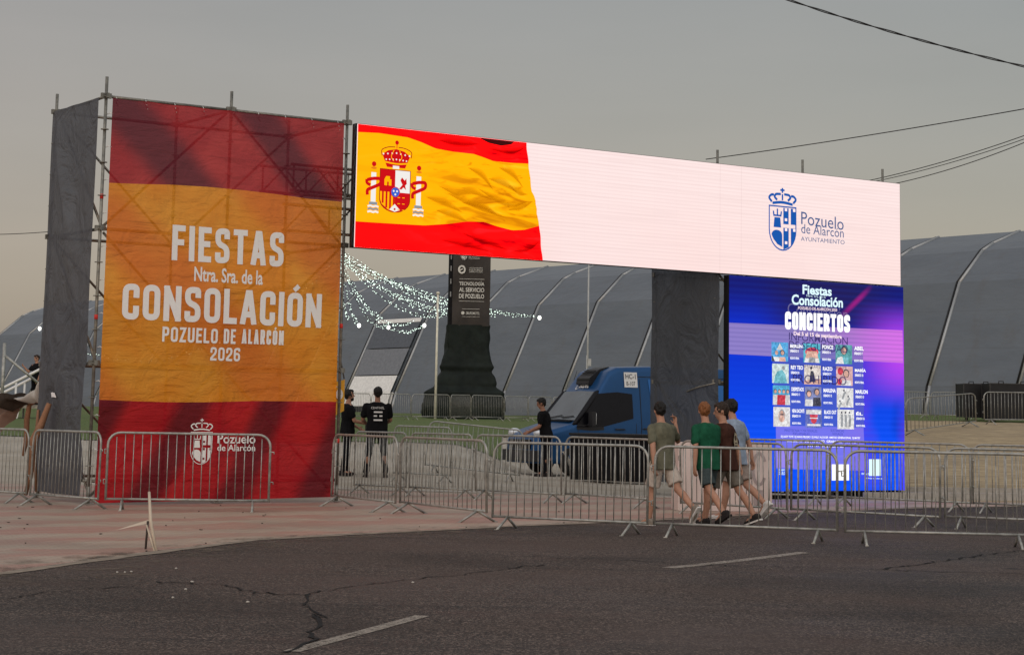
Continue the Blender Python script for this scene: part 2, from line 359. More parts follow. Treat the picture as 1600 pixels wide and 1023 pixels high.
def pxline(pts): return [tuple(flat(*p).xy) for p in pts]
ribbon('road_marking', pxline([(455, 1021), (520, 1003), (590, 984), (660, 964.5)]), .11, .016, RP)
ribbon('road_marking', pxline([(1045, 889), (1110, 882.5), (1180, 874.5), (1258, 864.5)]), .15, .016, RP)
CRACK = mat('crack', (.006, .006, .006), .95)
def crack(pts, w, jit=.06, sub=7):
    g = pxline(pts); o = []
    for a, b in zip(g, g[1:]):
        for k in range(sub):
            t = k/sub; o.append((a[0]+(b[0]-a[0])*t+random.uniform(-jit, jit)*.5, a[1]+(b[1]-a[1])*t+random.uniform(-jit, jit)))
    o.append(g[-1]); ribbon('road_crack', o, [w*.95*(.25+random.random()) for _ in o], .0175, CRACK)
crack([(445, 1022), (478, 1010), (497, 1002), (480, 990), (505, 975), (488, 962), (510, 968), (478, 950), (474, 945), (483, 932), (500, 925)], .035, .05, 3)
crack([(500, 925), (600, 912), (700, 902), (780, 892), (850, 884)], .022, .09)
crack([(250, 911), (300, 914), (350, 917), (385, 926), (420, 930), (480, 932)], .028, .1)
crack([(860, 874), (930, 875), (1060, 882), (1140, 886), (1240, 888), (1370, 891), (1420, 893), (1600, 899)], .03, .1, 8)
crack([(1370, 891), (1430, 884), (1500, 875), (1540, 868), (1600, 862)], .04, .1, 8)
crack([(0, 938), (60, 930), (140, 922), (210, 917)], .02, .1)
# pale litter specks on the road
PEB = mat('pebble', (.4, .37, .33), .9)
mb = MB()
for (x, y) in [(205, 896), (195, 897), (183, 897), (270, 937), (290, 924), (300, 912), (387, 944), (275, 891), (645, 913)]:
    p = flat(x, y); mb.ell((p.x, p.y, .02), (.010+random.random()*.007, .012, .008), 6, 4)
o = mb.build('pebbles', PEB); o['kind'] = 'stuff'
# leaf litter and grit on the paving
mb = MB()
LIT = mat('litter', (.05, .04, .03), .9, 0, .6, 2)
for k in range(60):
    x = random.uniform(0, 1250); y = random.uniform(790, 880); p = flat(x, y)
    e = min(EDGE, key=lambda c: abs(c[0]-p.x))
    if p.y < e[1]+.1 or p.y > 34: continue
    a = random.random()*6.28; s = random.uniform(.01, .028)
    mb.ell((p.x, p.y, .014), (s, s*.5, .006), 6, 3, Matrix.Rotation(a, 3, 'Z'))
o = mb.build('litter', LIT); o['kind'] = 'stuff'
# low kerbs at the foot of the sandy bank (right) and before the dirt
KERB = mat('kerb_stone', (.30, .28, .25), .8, 0, .2, 8, .3, 30)
def kerb(name, pts, h=.12, w=.14):
    mb = MB(); L = len(pts); vs = []; fs = []
    for i, p in enumerate(pts):
        a = Vector(pts[max(i-1, 0)]); b = Vector(pts[min(i+1, L-1)]); d = (b-a).normalized(); nr = Vector((-d.y, d.x))*w/2
        vs += [(p[0]+nr.x, p[1]+nr.y, -.05), (p[0]+nr.x, p[1]+nr.y, h), (p[0]-nr.x, p[1]-nr.y, h), (p[0]-nr.x, p[1]-nr.y, -.05)]
    for i in range(L-1):
        for k in range(3): fs.append((4*i+k, 4*i+k+1, 4*i+k+5, 4*i+k+4))
    fs += [(0, 1, 2, 3), (4*L-4, 4*L-3, 4*L-2, 4*L-1)]
    return struct(mb.add(vs, fs).build(name, KERB))
kerb('kerb', [(6.6, 36.2), (8, 36.6), (9.6, 36.9), (11, 37), (14, 37.3), (22, 37.6)], .13)
kerb('kerb', [(6.2, 38.2), (8, 38.6), (9.8, 38.8), (12, 39), (18, 39.4)], .16)
kerb('kerb', [(-3.4, 36.1), (-1, 35.7), (1, 35.4), (4, 35.2)], .03, .3)

# ------------------------------------------------------------------ lettering
def text_poly(s, bold=0., spacing=1.):
    c = bpy.data.curves.new('lettering', 'FONT'); c.body = s; c.offset = bold; c.space_character = spacing; c.resolution_u = 3; c.fill_mode = 'FRONT'
    o = bpy.data.objects.new('lettering', c); COL.objects.link(o)
    dg = bpy.context.evaluated_depsgraph_get(); me = bpy.data.meshes.new_from_object(o.evaluated_get(dg))
    vs = [tuple(v.co.xy) for v in me.vertices]; fs = [tuple(p.vertices) for p in me.polygons]
    bpy.data.objects.remove(o); bpy.data.curves.remove(c); bpy.data.meshes.remove(me)
    return vs, fs
STROKES = {
 'F': (.82, [[(0, 0), (0, 1), (1, 1)], [(0, .52), (.85, .52)]]), 'I': (0, [[(0, 0), (0, 1)]]), 'E': (.82, [[(1, 1), (0, 1), (0, 0), (1, 0)], [(0, .52), (.85, .52)]]),
 'S': (1, [['r', (1, .84), (1, 1), (0, 1), (0, .56), (1, .44), (1, 0), (0, 0), (0, .16)]]), 'T': (.95, [[(0, 1), (1, 1)], [(.5, 0), (.5, 1)]]),
 'A': (1.08, [[(0, 0), (.42, 1), (.58, 1), (1, 0)], [(.17, .25), (.83, .25)]]), 'C': (1, [['r', (1, .74), (1, 1), (0, 1), (0, 0), (1, 0), (1, .26)]]),
 'O': (1.05, [['rc', (0, 0), (0, 1), (1, 1), (1, 0)]]), 'N': (1.1, [[(0, 0), (0, 1)], [(1, 0), (1, 1)], [(.02, 1), (.98, 0)]]), 'L': (.8, [[(0, 1), (0, 0), (1, 0)]]),
 'P': (1, [['r', (0, .46), (1, .46), (1, 1), (0, 1)], [(0, 0), (0, 1)]]), 'Z': (.95, [[(0, 1), (1, 1), (0, 0), (1, 0)]]), 'U': (1, [['r', (0, 1), (0, 0), (1, 0), (1, 1)]]),
 'D': (1, [['r', (0, 0), (1, 0), (1, 1), (0, 1)], [(0, 0), (0, 1)]]), 'R': (1, [['r', (0, .46), (1, .46), (1, 1), (0, 1)], [(0, 0), (0, 1)], [(.5, .46), (1, 0)]]),
 '2': (1, [['r', (0, .70), (0, 1), (1, 1), (1, .60), (0, .12), (0, 0)], [(0, 0), (1, 0)]]), '0': (1, [['rc', (0, 0), (0, 1), (1, 1), (1, 0)]]), '6': (1, [['r', (1, .88), (1, 1), (0, 1), (0, 0), (1, 0), (1, .56), (0, .56)]]), ' ': (.45, [])}
STROKES['Ó'] = STROKES['O']
def fillet(pts, r, closed):
    out = []; n = len(pts)
    for i, p in enumerate(pts):
        if not closed and i in (0, n-1): out.append(Vector(p)); continue
        p = Vector(p); a = Vector(pts[i-1])-p; b = Vector(pts[(i+1) % n])-p
        d = min(r, a.length*.48, b.length*.48); s = p+a.normalized()*d; e = p+b.normalized()*d
        for k in range(6):
            t = k/5; out.append((1-t)**2*s+2*t*(1-t)*p+t*t*e)
    return out
def ribbon2d(pts, w, closed):
    n = len(pts); vs = []; fs = []
    for i, p in enumerate(pts):
        if closed: a, b = pts[i-1], pts[(i+1) % n]
        else: a, b = pts[max(i-1, 0)], pts[min(i+1, n-1)]
        d1 = (p-a).normalized() if (p-a).length > 1e-9 else None; d2 = (b-p).normalized() if (b-p).length > 1e-9 else None
        d1 = d1 or d2; d2 = d2 or d1; n1 = Vector((-d1.y, d1.x)); n2 = Vector((-d2.y, d2.x)); m = (n1+n2)
        m = m.normalized() if m.length > 1e-6 else n1; k = w/2/max(.42, m.dot(n1)); vs += [p+m*k, p-m*k]
    for i in range(n if closed else n-1):
        j = (i+1) % n; fs.append((2*i, 2*i+1, 2*j+1, 2*j))
    return vs, fs
def densify(pts, step, closed):
    out = []; n = len(pts)
    for i in range(n if closed else n-1):
        a, b = pts[i], pts[(i+1) % n]; k = max(1, int((b-a).length/step))
        out += [a+(b-a)*j/k for j in range(k)]
    if not closed: out.append(pts[-1])
    return out
class Flat:
    """flat artwork in (u, w) metres, each piece a hair above the one before"""
    def __init__(s, place, base=.004, step=.0008): s.mb = MB(); s.place = place; s.d = base; s.step = step
    def raw(s, vs, fs, mi=0):
        s.mb.mi = mi; s.mb.add([s.place(v[0], v[1], s.d) for v in vs], fs)
    def nxt(s): s.d += s.step
    def poly(s, pts, mi=0):
        bm = bmesh.new(); f = bm.faces.new([bm.verts.new((p[0], p[1], 0)) for p in pts]); bmesh.ops.triangulate(bm, faces=[f]); bm.verts.index_update()
        s.raw([v.co.xy for v in bm.verts], [tuple(v.index for v in f.verts) for f in bm.faces], mi); bm.free(); s.nxt()
    def rect(s, u0, w0, u1, w1, mi=0): s.raw([(u0, w0), (u1, w0), (u1, w1), (u0, w1)], [(0, 1, 2, 3)], mi); s.nxt()
    def disc(s, u, w, r, mi=0, r2=None, n=20): s.poly([(u+r*math.cos(6.2832*k/n), w+(r2 or r)*math.sin(6.2832*k/n)) for k in range(n)], mi)
    def line(s, pts, w, mi=0, closed=False, r=0, step=.06, cap=False, clamp=None):
        pts = fillet(pts, r, closed) if r else [Vector(p) for p in pts]
        if cap and not closed: pts[0] = pts[0]+(pts[0]-pts[1]).normalized()*w/2; pts[-1] = pts[-1]+(pts[-1]-pts[-2]).normalized()*w/2
        v, f = ribbon2d(densify(pts, step, closed), w, closed)
        if clamp: v = [(p[0], min(clamp[1], max(clamp[0], p[1]))) for p in v]
        s.raw(v, f, mi); s.nxt()
    def text(s, txt, u0, w0, u1, w1, mi=0, bold=0., shear=0., spacing=1.):
        v, f = text_poly(txt, bold, spacing)
        if not v: return
        ax, bx = min(p[0] for p in v), max(p[0] for p in v); ay, by = min(p[1] for p in v), max(p[1] for p in v)
        s.raw([(u0+(p[0]-ax)/(bx-ax)*(u1-u0), w0+(p[1]-ay)/(by-ay)*(w1-w0)+shear*(p[0]-ax)/(bx-ax)) for p in v], f, mi); s.nxt()
    def caps(s, txt, u0, w0, u1, w1, t, gap=.55, mi=0, rad=.5):
        # condensed capitals drawn as strokes of thickness t (share of the height)
        H = w1-w0; T = t*H; units = sum(STROKES[c][0] for c in txt); n = len(txt)
        W = ((u1-u0)-T*n-T*gap*(n-1))/units; x = u0
        for c in txt:
            cw = STROKES[c][0]*W; base = s.d
            for k, st in enumerate(STROKES[c][1]):
                s.d = base+k*s.step; mode = ''
                if isinstance(st[0], str): mode = st[0]; st = st[1:]
                pts = [(x+T/2+p[0]*cw, w0+T/2+p[1]*(H-T)) for p in st]
                s.line(pts, T, mi, 'c' in mode, W*rad*1.1 if 'r' in mode else 0, .06, True, (w0, w1))
            if c == 'Ó': s.line([(x+T/2+cw*.35, w1+T*.35), (x+T/2+cw*.8, w1+T*1.15)], T*.8, mi)
            s.d = base; x += cw+T+T*gap
        s.d += s.step*4
    def build(s, name, mats, parent=None): return s.mb.build(name, mats, parent, fix=False)
def town_crest(F, u0, w0, u1, w1, ink, hole, line=.03):
    """crowned shield with tower (left) and cross with squares (right); ink and hole are material slots"""
    W = u1-u0; H = w1-w0; P = lambda a, b: (u0+a*W, w0+b*H); L = line*W/.6
    F.line([P(.5, .92), P(.5, 1)], L*.8, ink); F.line([P(.42, .965), P(.58, .965)], L*.8, ink)
    F.line([P(.5, .80), P(.5, .90)], L*.8, ink)
    for s in (-1, 1):
        F.line([P(.5+s*.20, .80), P(.5+s*.31, .85), P(.5+s*.25, .895), P(.5+s*.06, .90)], L, ink, r=.1*W)
        F.line([P(.5+s*.40, .765), P(.5+s*.52, .83), P(.5+s*.42, .88), P(.5+s*.32, .88)], L, ink, r=.1*W)
    F.line([P(.12, .745), P(.5, .775), P(.88, .745)], L*1.1, ink, r=.3*W)
    top = .70
    out = [P(0, top), P(1, top), P(1, .33)]+[P(.5+.5*math.cos(a), .33-.33*math.sin(a)) for a in [math.pi*k/14 for k in range(1, 14)]]+[P(0, .33)]
    F.line(out, L*.55, ink, True)
    # tower
    F.poly([P(.16, .36), P(.44, .36), P(.41, .52), P(.19, .52)], ink)
    F.line([P(.15, .62), P(.17, .55), P(.43, .55), P(.45, .62)], L*.7, ink); F.line([P(.3, .55), P(.3, .66)], L*.7, ink)
    F.poly([P(.08, .24)]+[P(.28+.2*math.cos(a), .24+.08*math.sin(a)) for a in [math.pi-math.pi*k/8 for k in range(0, 9)]]+[P(.48, .05), P(.3, .09), P(.15, .17)], ink)
    # right half blocks
    F.poly([P(.52, top-.02), P(.72, top-.02), P(.72, .42), P(.52, .42)], ink); F.poly([P(.80, top-.02), P(.985, top-.02), P(.985, .42), P(.80, .42)], ink)
    F.poly([P(.52, .36), P(.72, .36), P(.72, .05), P(.52, .01)], ink); F.poly([P(.80, .36), P(.985, .36), P(.96, .22), P(.88, .11), P(.80, .06)], ink)
    for a, b in ((.57, .63), (.57, .47), (.88, .63), (.57, .31), (.88, .31), (.57, .10)): F.poly([P(a, b), P(a+.09, b), P(a+.09, b+.045), P(a, b+.045)], hole)

# ------------------------------------------------------------------ gateway frame (left tower corner, along the front = u, back = v)
GY = .58738; GO = Vector((-6.135, 28.897, 0)); B = 2.07; ZT = 6.07
def G(u, v, z): return (u, v, z)
def gate_root(name, label, cat, group=None): return thing(name, label, cat, GO, GY, group)
def standard(u, v, z1, root, z0=0.02, tape=()):
    mb = MB(); mb.tube([(u, v, z0+.01), (u, v, z1)], .0242, 10)
    mb.box((u, v, z0+.005), (.15, .15, .01)); mb.tube([(u, v, z0+.01), (u, v, z0+.25)], .03, 8)
    z = ZT if u < 8 else ZT-.5
    while z > .3:
        mb.lathe([(.024, -.005), (.062, -.005), (.062, .005), (.024, .005)], 10, (u, v, z)); z -= .5
    for z in (ZT, ZT-2, ZT-4):
        if z > .3 and not (z == ZT and u > 8):
            for a in (0, 1.57, 3.14, 4.71): mb.box((u+.055*math.cos(a), v+.055*math.sin(a), z+.01), (.05, .05, .075))
    mb.mi = 1
    for zz in tape: mb.tube([(u, v, zz), (u, v, zz+.07)], .0275, 10)
    return mb.build('standard', [GALV_OLD, REDTAPE], root)
def bar(root, name, a, b, r=.0242):
    return MB().tube([a, b], r, 8).build(name, GALV_OLD, root)
def scaffold(name, label, us, vs, top, tape=None, braces=True, extra=.30):
    root = gate_root(name, label, 'scaffold tower', 'scaffold towers of the gateway')
    for i, u in enumerate(us):
        for j, v in enumerate(vs): standard(u, v, top+extra, root, tape=(tape or {}).get((i, j), ()))
    for z in ((ZT if top >= ZT else ZT-.5), ZT-2, ZT-4, .35):
        for v in vs:
            for a, b in zip(us, us[1:]): bar(root, 'ledger', (a+.05, v, z), (b-.05, v, z))
        for u in us: bar(root, 'transom', (u, vs[0]+.05, z), (u, vs[1]-.05, z))
    if braces:
        for k, (z1, z0) in enumerate(((ZT, ZT-2), (ZT-2, ZT-4), (ZT-4, .1))):
            m = us[len(us)//2]; ends = (us[0], us[-1]) if len(us) == 3 else (us[0], us[1])
            for e in ends:
                f = (m, e) if k % 2 == 0 else (e, m)
                bar(root, 'diagonal_brace', (f[0]*.97+f[1]*.03, vs[0]+.035, z1-.05), (f[1]*.98+f[0]*.02, vs[0]+.035, z0+.03), .021)
            bar(root, 'diagonal_brace', (us[0]+.05, vs[1]-.035, z1-.05), (us[1]-.05, vs[1]-.035, z0+.05), .021)
            if len(us) == 3: bar(root, 'diagonal_brace', (us[2]-.05, vs[1]-.035, z1-.05), (us[1]+.05, vs[1]-.035, z0+.05), .021)
            bar(root, 'diagonal_brace', (us[0]+.035, vs[1]-.05, z1-.05), (us[0]+.035, vs[0]+.05, z0+.05), .021)
    return root
lt = scaffold('scaffold_tower', 'tall steel scaffold tower behind the red and orange festival banner', [0, B, 2*B], [0, B], ZT, {(0, 0): (4.52, 2.72), (2, 0): (2.75, .93)})
rtw = scaffold('scaffold_tower', 'steel scaffold tower carrying the right end of the white screen, behind the blue poster screen', [11.62, 11.62+B, 11.62+2*B], [-.37, 1.40], ZT-.1)

# lattice beams linking the towers behind the big screen
def lattice(label, v, zc):
    root = gate_root('lattice_beam', label, 'lattice beam', 'lattice beams behind the long screen')
    u0, u1 = 3.2, 15.6; h = .42
    bar(root, 'chord', (u0, v, zc-h/2), (u1, v, zc-h/2)); bar(root, 'chord', (u0, v, zc+h/2), (u1, v, zc+h/2))
    mb = MB(); u = u0+.05; k = 0
    while u < u1-.4:
        mb.tube([(u, v, zc-h/2 if k % 2 == 0 else zc+h/2), (u+.4, v, zc+h/2 if k % 2 == 0 else zc-h/2)], .015, 6)
        if k % 2 == 0: mb.tube([(u, v, zc-h/2), (u, v, zc+h/2)], .015, 6)
        u += .4; k += 1
    mb.build('lacing', GALV_OLD, root)
lattice('front steel lattice beam between banner tower and long screen, upper one', .1, 5.12)
lattice('rear steel lattice beam between banner tower and long screen, farther back', 1.2, 5.2)
lattice('lower steel lattice beam entering the banner tower below the others', .35, 4.5)

# ------------------------------------------------------------------ printed banner
def billow(u, z):
    a = math.sin(math.pi*min(1, max(0, (u-.05)/3.98))); b = math.sin(math.pi*min(1, max(0, (z-.05)/6)))
    return -(.012+.035*a*b)+.012*math.sin(u*2.1+z*.9)*a+.008*math.sin(z*2.3-u*1.2)*a+.010*noise.noise(Vector((u*.9, z*.9, 4)))
def bplace(u, z, d): return Vector((u, -.065+billow(u, z)-d, z))
def cloth_mat(name, cols, dark, wave_rot=R(40), wscale=.42, amt=.85, transp=.20, transl=.38):
    m, t, out = newmat(name); q = NT(t); o = q.obj()
    d = N(t, 'ShaderNodeBsdfPrincipled'); d.inputs['Roughness'].default_value = .75; d.inputs['Specular IOR Level'].default_value = .25; tl = N(t, 'ShaderNodeBsdfTranslucent'); tp = N(t, 'ShaderNodeBsdfTransparent')
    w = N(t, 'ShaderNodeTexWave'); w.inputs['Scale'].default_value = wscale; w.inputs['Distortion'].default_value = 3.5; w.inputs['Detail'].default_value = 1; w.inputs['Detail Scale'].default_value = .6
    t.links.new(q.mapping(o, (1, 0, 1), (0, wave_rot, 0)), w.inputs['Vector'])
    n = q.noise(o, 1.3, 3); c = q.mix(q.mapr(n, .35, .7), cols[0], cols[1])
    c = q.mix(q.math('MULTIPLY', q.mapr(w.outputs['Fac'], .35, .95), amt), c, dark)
    weave = q.noise(o, 220, 2); c = q.mix(q.mapr(weave, .4, .7, 0, .12), c, tuple(k*.5 for k in cols[0]))
    x, y, z = q.sep(o)
    seam = q.math('PINGPONG', q.math('ADD', z, .2), .55); c = q.mix(q.mapr(seam, .0, .012, .30, 0), c, tuple(k*.45 for k in cols[0]))
    for s in (d.inputs['Base Color'], tl.inputs[0]): t.links.new(c, s)
    t.links.new(q.mix(.2, c, (1, 1, 1)), tp.inputs[0])
    folds = q.noise(q.mapping(o, (1, 1, 1.6), (0, R(35), 0)), 1.6, 5, .55, .8); fine = q.noise(q.mapping(o, (.5, 1, 3)), 5, 4)
    bp = q.bump(q.math('ADD', folds, q.math('MULTIPLY', fine, .3)), .95, .11); t.links.new(bp, d.inputs['Normal']); t.links.new(bp, tl.inputs['Normal'])
    m1 = N(t, 'ShaderNodeMixShader'); m1.inputs[0].default_value = transl; t.links.new(d.outputs[0], m1.inputs[1]); t.links.new(tl.outputs[0], m1.inputs[2])
    m2 = N(t, 'ShaderNodeMixShader'); m2.inputs[0].default_value = transp; t.links.new(m1.outputs[0], m2.inputs[1]); t.links.new(tp.outputs[0], m2.inputs[2]); t.links.new(m2.outputs[0], out.inputs[0]); return m
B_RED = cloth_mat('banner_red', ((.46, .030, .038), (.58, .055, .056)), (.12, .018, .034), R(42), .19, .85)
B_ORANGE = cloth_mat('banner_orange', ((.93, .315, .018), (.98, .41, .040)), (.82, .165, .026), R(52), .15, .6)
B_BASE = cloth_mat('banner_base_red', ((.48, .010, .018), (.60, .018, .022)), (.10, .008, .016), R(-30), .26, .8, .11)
banner = gate_root('banner', 'tall red and orange festival banner with white lettering FIESTAS CONSOLACIÓN 2026', 'banner')
def curve(tab): return lambda u: interp(tab, u)
c_bot = lambda u: .03+.015*u
c_low = lambda u: 1.54-.03*math.sin(math.pi*min(1, u/2.6))+.010*u
c_top = curve([(0, 4.755), (.5, 4.775), (1.1, 4.81), (1.7, 4.825), (2.3, 4.82), (2.9, 4.80), (3.4, 4.775), (4.1, 4.77)])
c_max = lambda u: 6.05-.012*abs(math.sin(u*4.7))
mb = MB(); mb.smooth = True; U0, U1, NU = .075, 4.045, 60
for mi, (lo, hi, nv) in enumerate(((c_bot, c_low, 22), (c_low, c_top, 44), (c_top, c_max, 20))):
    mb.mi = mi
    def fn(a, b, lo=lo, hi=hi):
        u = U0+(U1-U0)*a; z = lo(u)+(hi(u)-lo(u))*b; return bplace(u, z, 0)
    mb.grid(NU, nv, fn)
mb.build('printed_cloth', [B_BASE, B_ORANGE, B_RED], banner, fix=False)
WHITEINK = mat('white_print', (.72, .71, .68), .7, 0, .03, 30)
for line in (lambda F: F.caps('FIESTAS', 1.12, 3.66, 3.01, 4.20, .17, .7), lambda F: F.text('Ntra. Sra. de la', 1.50, 3.36, 2.665, 3.585, 0, .022), lambda F: F.caps('CONSOLACIÓN', .365, 2.735, 3.725, 3.27, .175, .62),
             lambda F: (F.caps('POZUELO', 1.015, 2.425, 1.93, 2.65, .165, .75), F.caps('DE', 2.03, 2.43, 2.235, 2.655, .165, .75), F.caps('ALARCÓN', 2.34, 2.44, 3.065, 2.665, .165, .75)), lambda F: F.caps('2026', 1.818, 2.165, 2.325, 2.37, .165, .75)):
    F = Flat(bplace, .006); line(F); F.build('lettering', WHITEINK, banner)
F = Flat(bplace, .006)
town_crest(F, 1.55, .60, 1.90, 1.285, 0, 1, .03)
F.text('Pozuelo', 1.985, .915, 2.63, 1.055, 0, .012); F.text('de Alarcón', 1.985, .80, 2.63, .90, 0, .012); F.text('AYUNTAMIENTO', 1.985, .715, 2.635, .775, 1)
F.build('town_crest', [WHITEINK, mat('banner_dark_red_ink', (.2, .02, .025), .7)], banner)
# eyelet ties along the edges
def tie(pts): MB().tube(pts, .006, 5).build('cable_tie', WHITEPAINT, banner)
for k in range(9): u = .15+k*.475; tie([(u, -.075, 5.99), (u+.01, -.05, 6.03), (u, .0, 6.1), (u-.01, .03, 6.05), (u+.02, -.075, 5.93)])
for k in range(12):
    for u in (.09, 4.03): tie([(u, -.075, .3+k*.5), (u+(-.03 if u < 1 else .03), -.05, .32+k*.5), (u+(-.06 if u < 1 else .08), .0, .3+k*.5)])

# ------------------------------------------------------------------ grey mesh sheets on the sides
def mesh_sheet_mat(name, c0, c1, transp=.10):
    m, t, out = newmat(name); q = NT(t); o = q.obj(); b = N(t, 'ShaderNodeBsdfPrincipled'); b.inputs['Roughness'].default_value = .8; tp = N(t, 'ShaderNodeBsdfTransparent'); tl = N(t, 'ShaderNodeBsdfTranslucent')
    n = q.noise(o, .8, 4); c = q.mix(n, c0, c1); t.links.new(c, b.inputs['Base Color']); t.links.new(c, tl.inputs[0])
    f = q.noise(q.mapping(o, (1, 1.2, .8), (R(28), 0, 0)), 1.8, 5, .55, 1.2); bp = q.bump(f, 1.0, .2); t.links.new(bp, b.inputs['Normal'])
    m1 = N(t, 'ShaderNodeMixShader'); m1.inputs[0].default_value = .3; t.links.new(b.outputs[0], m1.inputs[1]); t.links.new(tl.outputs[0], m1.inputs[2])
    mx = N(t, 'ShaderNodeMixShader'); mx.inputs[0].default_value = transp; t.links.new(m1.outputs[0], mx.inputs[1]); t.links.new(tp.outputs[0], mx.inputs[2]); t.links.new(mx.outputs[0], out.inputs[0]); return m
SHEET = mesh_sheet_mat('grey_mesh', (.062, .069, .081), (.115, .122, .135), .03)
root = gate_root('mesh_sheet', 'dark grey mesh sheet creased and torn low down, on the banner tower side', 'mesh sheet')
def sheet_l(a, b):
    z = .12+(ZT+.0-.12)*b; v = .17+(B+.02-.17)*a
    pinch = math.exp(-((z-2.0)/.45)**2); edge = a
    x = -.05-.06*math.sin(math.pi*a)*math.sin(math.pi*b)+.02*math.sin(a*9+z*1.3)*(1-b)-.06*pinch*math.sin(math.pi*a)
    if z < 2: v = v-.10*(1-a)*math.sin((2-z)*1.9)
    if z < 2.1: x -= .10*(1-a)*math.sin(math.pi*min(1, (2.1-z)/1.6)); v += .02*math.sin(z*7)
    x += (.022*math.sin((a*1.7+b*2.4)*5.2)-.09*max(0, 1-abs((a-.85)+(1-b)*1.3)*6)-.06*max(0, 1-abs((a-.95)+(1-b)*1.9)*8)-.07*max(0, 1-abs((a-.2)-(.36-b)*2.2)*6)-.05*max(0, 1-abs((a-.6)-(.30-b)*2.6)*7))*math.sin(math.pi*a)
    return Vector((x, v, z))
mb = MB(); mb.grid(44, 90, sheet_l); mb.build('mesh_cloth', SHEET, root, fix=False)
def patch(a, b): return sheet_l(.38+.2*a+.02*b, .242+.012*b)+Vector((-.035, 0, .01*math.sin(a*3)))
mb = MB(); mb.grid(6, 2, patch); mb.build('white_patch', mat('patch_white', (.8, .8, .8), .5), root, fix=False)  # small plain white strip set just off the grey sheet
root = gate_root('mesh_sheet', 'taut dark grey mesh sheet on the tower side left of the blue poster screen', 'mesh sheet')
mb = MB(); mb.grid(16, 36, lambda a, b: Vector((11.56-.035*math.sin(math.pi*a)*math.sin(math.pi*b)+.012*math.sin(a*7+b*13), -.50+1.97*a, .25+(ZT-.35)*b)))
mb.build('mesh_cloth', mesh_sheet_mat('slate_mesh', (.050, .060, .074), (.085, .096, .112), .035), root, fix=False)
mb = MB(); mb.tube([(11.55, -.42, 2.05), (11.50, .0, 1.98), (11.52, .35, 1.9)], .014, 6); mb.build('loose_strap', GALV_OLD, root)

# ------------------------------------------------------------------ long LED screen with flag and town mark
LV = -.593
def lplace(u, z, d): return Vector((u, LV-d, z))
def led_white():
    m, t, out = newmat('led_white'); q = NT(t); o = q.obj(); x, y, z = q.sep(o); e = N(t, 'ShaderNodeEmission')
    c = q.mix(q.mapr(z, 4, 6), (1.0, .765, .735), (1.0, .81, .79)); c = q.mix(q.mapr(q.noise(o, .5, 2), .3, .7, 0, .5), c, (1, .82, .80))
    rows = q.math('PINGPONG', z, .0312); c = q.mix(q.mapr(rows, .0, .02, .34, 0), c, (.82, .62, .60))
    wob = q.noise(q.mapping(o, (.3, 1, 14)), 1.5, 3); c = q.mix(q.mapr(wob, .45, .72, 0, .5), c, (.88, .68, .66))
    sm = q.math('PINGPONG', x, .25); c = q.mix(q.mapr(sm, .0, .006, .10, 0), c, (.7, .55, .55))
    wn = N(t, 'ShaderNodeTexWhiteNoise', noise_dimensions='2D'); cb = N(t, 'ShaderNodeCombineXYZ'); t.links.new(q.math('FLOOR', q.math('MULTIPLY', x, 2)), cb.inputs[0]); t.links.new(q.math('FLOOR', q.math('MULTIPLY', z, 2)), cb.inputs[1]); t.links.new(cb.outputs[0], wn.inputs['Vector'])
    c = q.mix(q.mapr(wn.outputs['Value'], 0, 1, 0, .09, False), c, (.9, .70, .70))
    for xx in (11.5, 12.0): c = q.mix(q.mapr(q.math('ABSOLUTE', q.math('SUBTRACT', x, xx)), .0, .012, .22, 0), c, (.6, .42, .42))
    t.links.new(c, e.inputs[0]); e.inputs[1].default_value = 1.02; t.links.new(e.outputs[0], out.inputs[0]); return m
led = gate_root('led_screen', 'long bright LED screen with Spanish flag and white town hall field, spanning the gateway', 'led screen')
mb = MB(); mb.box((10.0, LV+.07, 4.995), (12.02, .13, 1.985)); mb.build('screen_cabinet', BLACK, led)
mb = MB(); mb.add([lplace(u, z, 0) for u, z in ((4.0, 4.01), (16.0, 4.01), (16.0, 5.98), (4.0, 5.98))], [(0, 1, 2, 3)]); mb.build('display', led_white(), led, fix=False)
def flag_col(name, a, dark, lite, ox=0):
    m, t, out = newmat(name); q = NT(t); o = q.obj(); x, y, z = q.sep(o); e = N(t, 'ShaderNodeEmission')
    f = q.noise(q.mapping(o, (.55, 1, 2.1), (0, R(24), 0), (ox, 0, 0)), 1.7, 4, .5, 1.4); f2 = q.noise(q.mapping(o, (.5, 1, 2.3), (0, R(30), 0), (ox+3, 0, 0)), 3.6, 3, .5, 1.6)
    k = q.mapr(x, 4.6, 6.6, .15, 1.)
    c = q.mix(q.math('MULTIPLY', q.mapr(f, .50, .68), k), a, dark); c = q.mix(q.math('MULTIPLY', q.mapr(f2, .60, .72, 0, .7), k), c, dark); c = q.mix(q.math('MULTIPLY', q.mapr(f, .45, .3), k), c, lite)
    t.links.new(c, e.inputs[0]); e.inputs[1].default_value = 1.0; t.links.new(e.outputs[0], out.inputs[0]); return m
FRED = flag_col('flag_red', (1.9, .005, .006), (.5, .0, .004), (2.2, .014, .018)); FYEL = flag_col('flag_yellow', (1.2, .49, .003), (.70, .22, .002), (1.2, .60, .015), 1)
FDK = emis('flag_shadow', (.055, .006, .006), 1); FWH = emis('flag_white', (.9, .86, .82)); FBL = emis('flag_blue', (.04, .13, .62)); FGR = emis('flag_grey', (.28, .30, .33)); FCR = emis('crest_red', (.62, .006, .010)); FLINE = emis('crest_line', (.30, .02, .008)); FPK = emis('crest_orange', (.80, .22, .01))
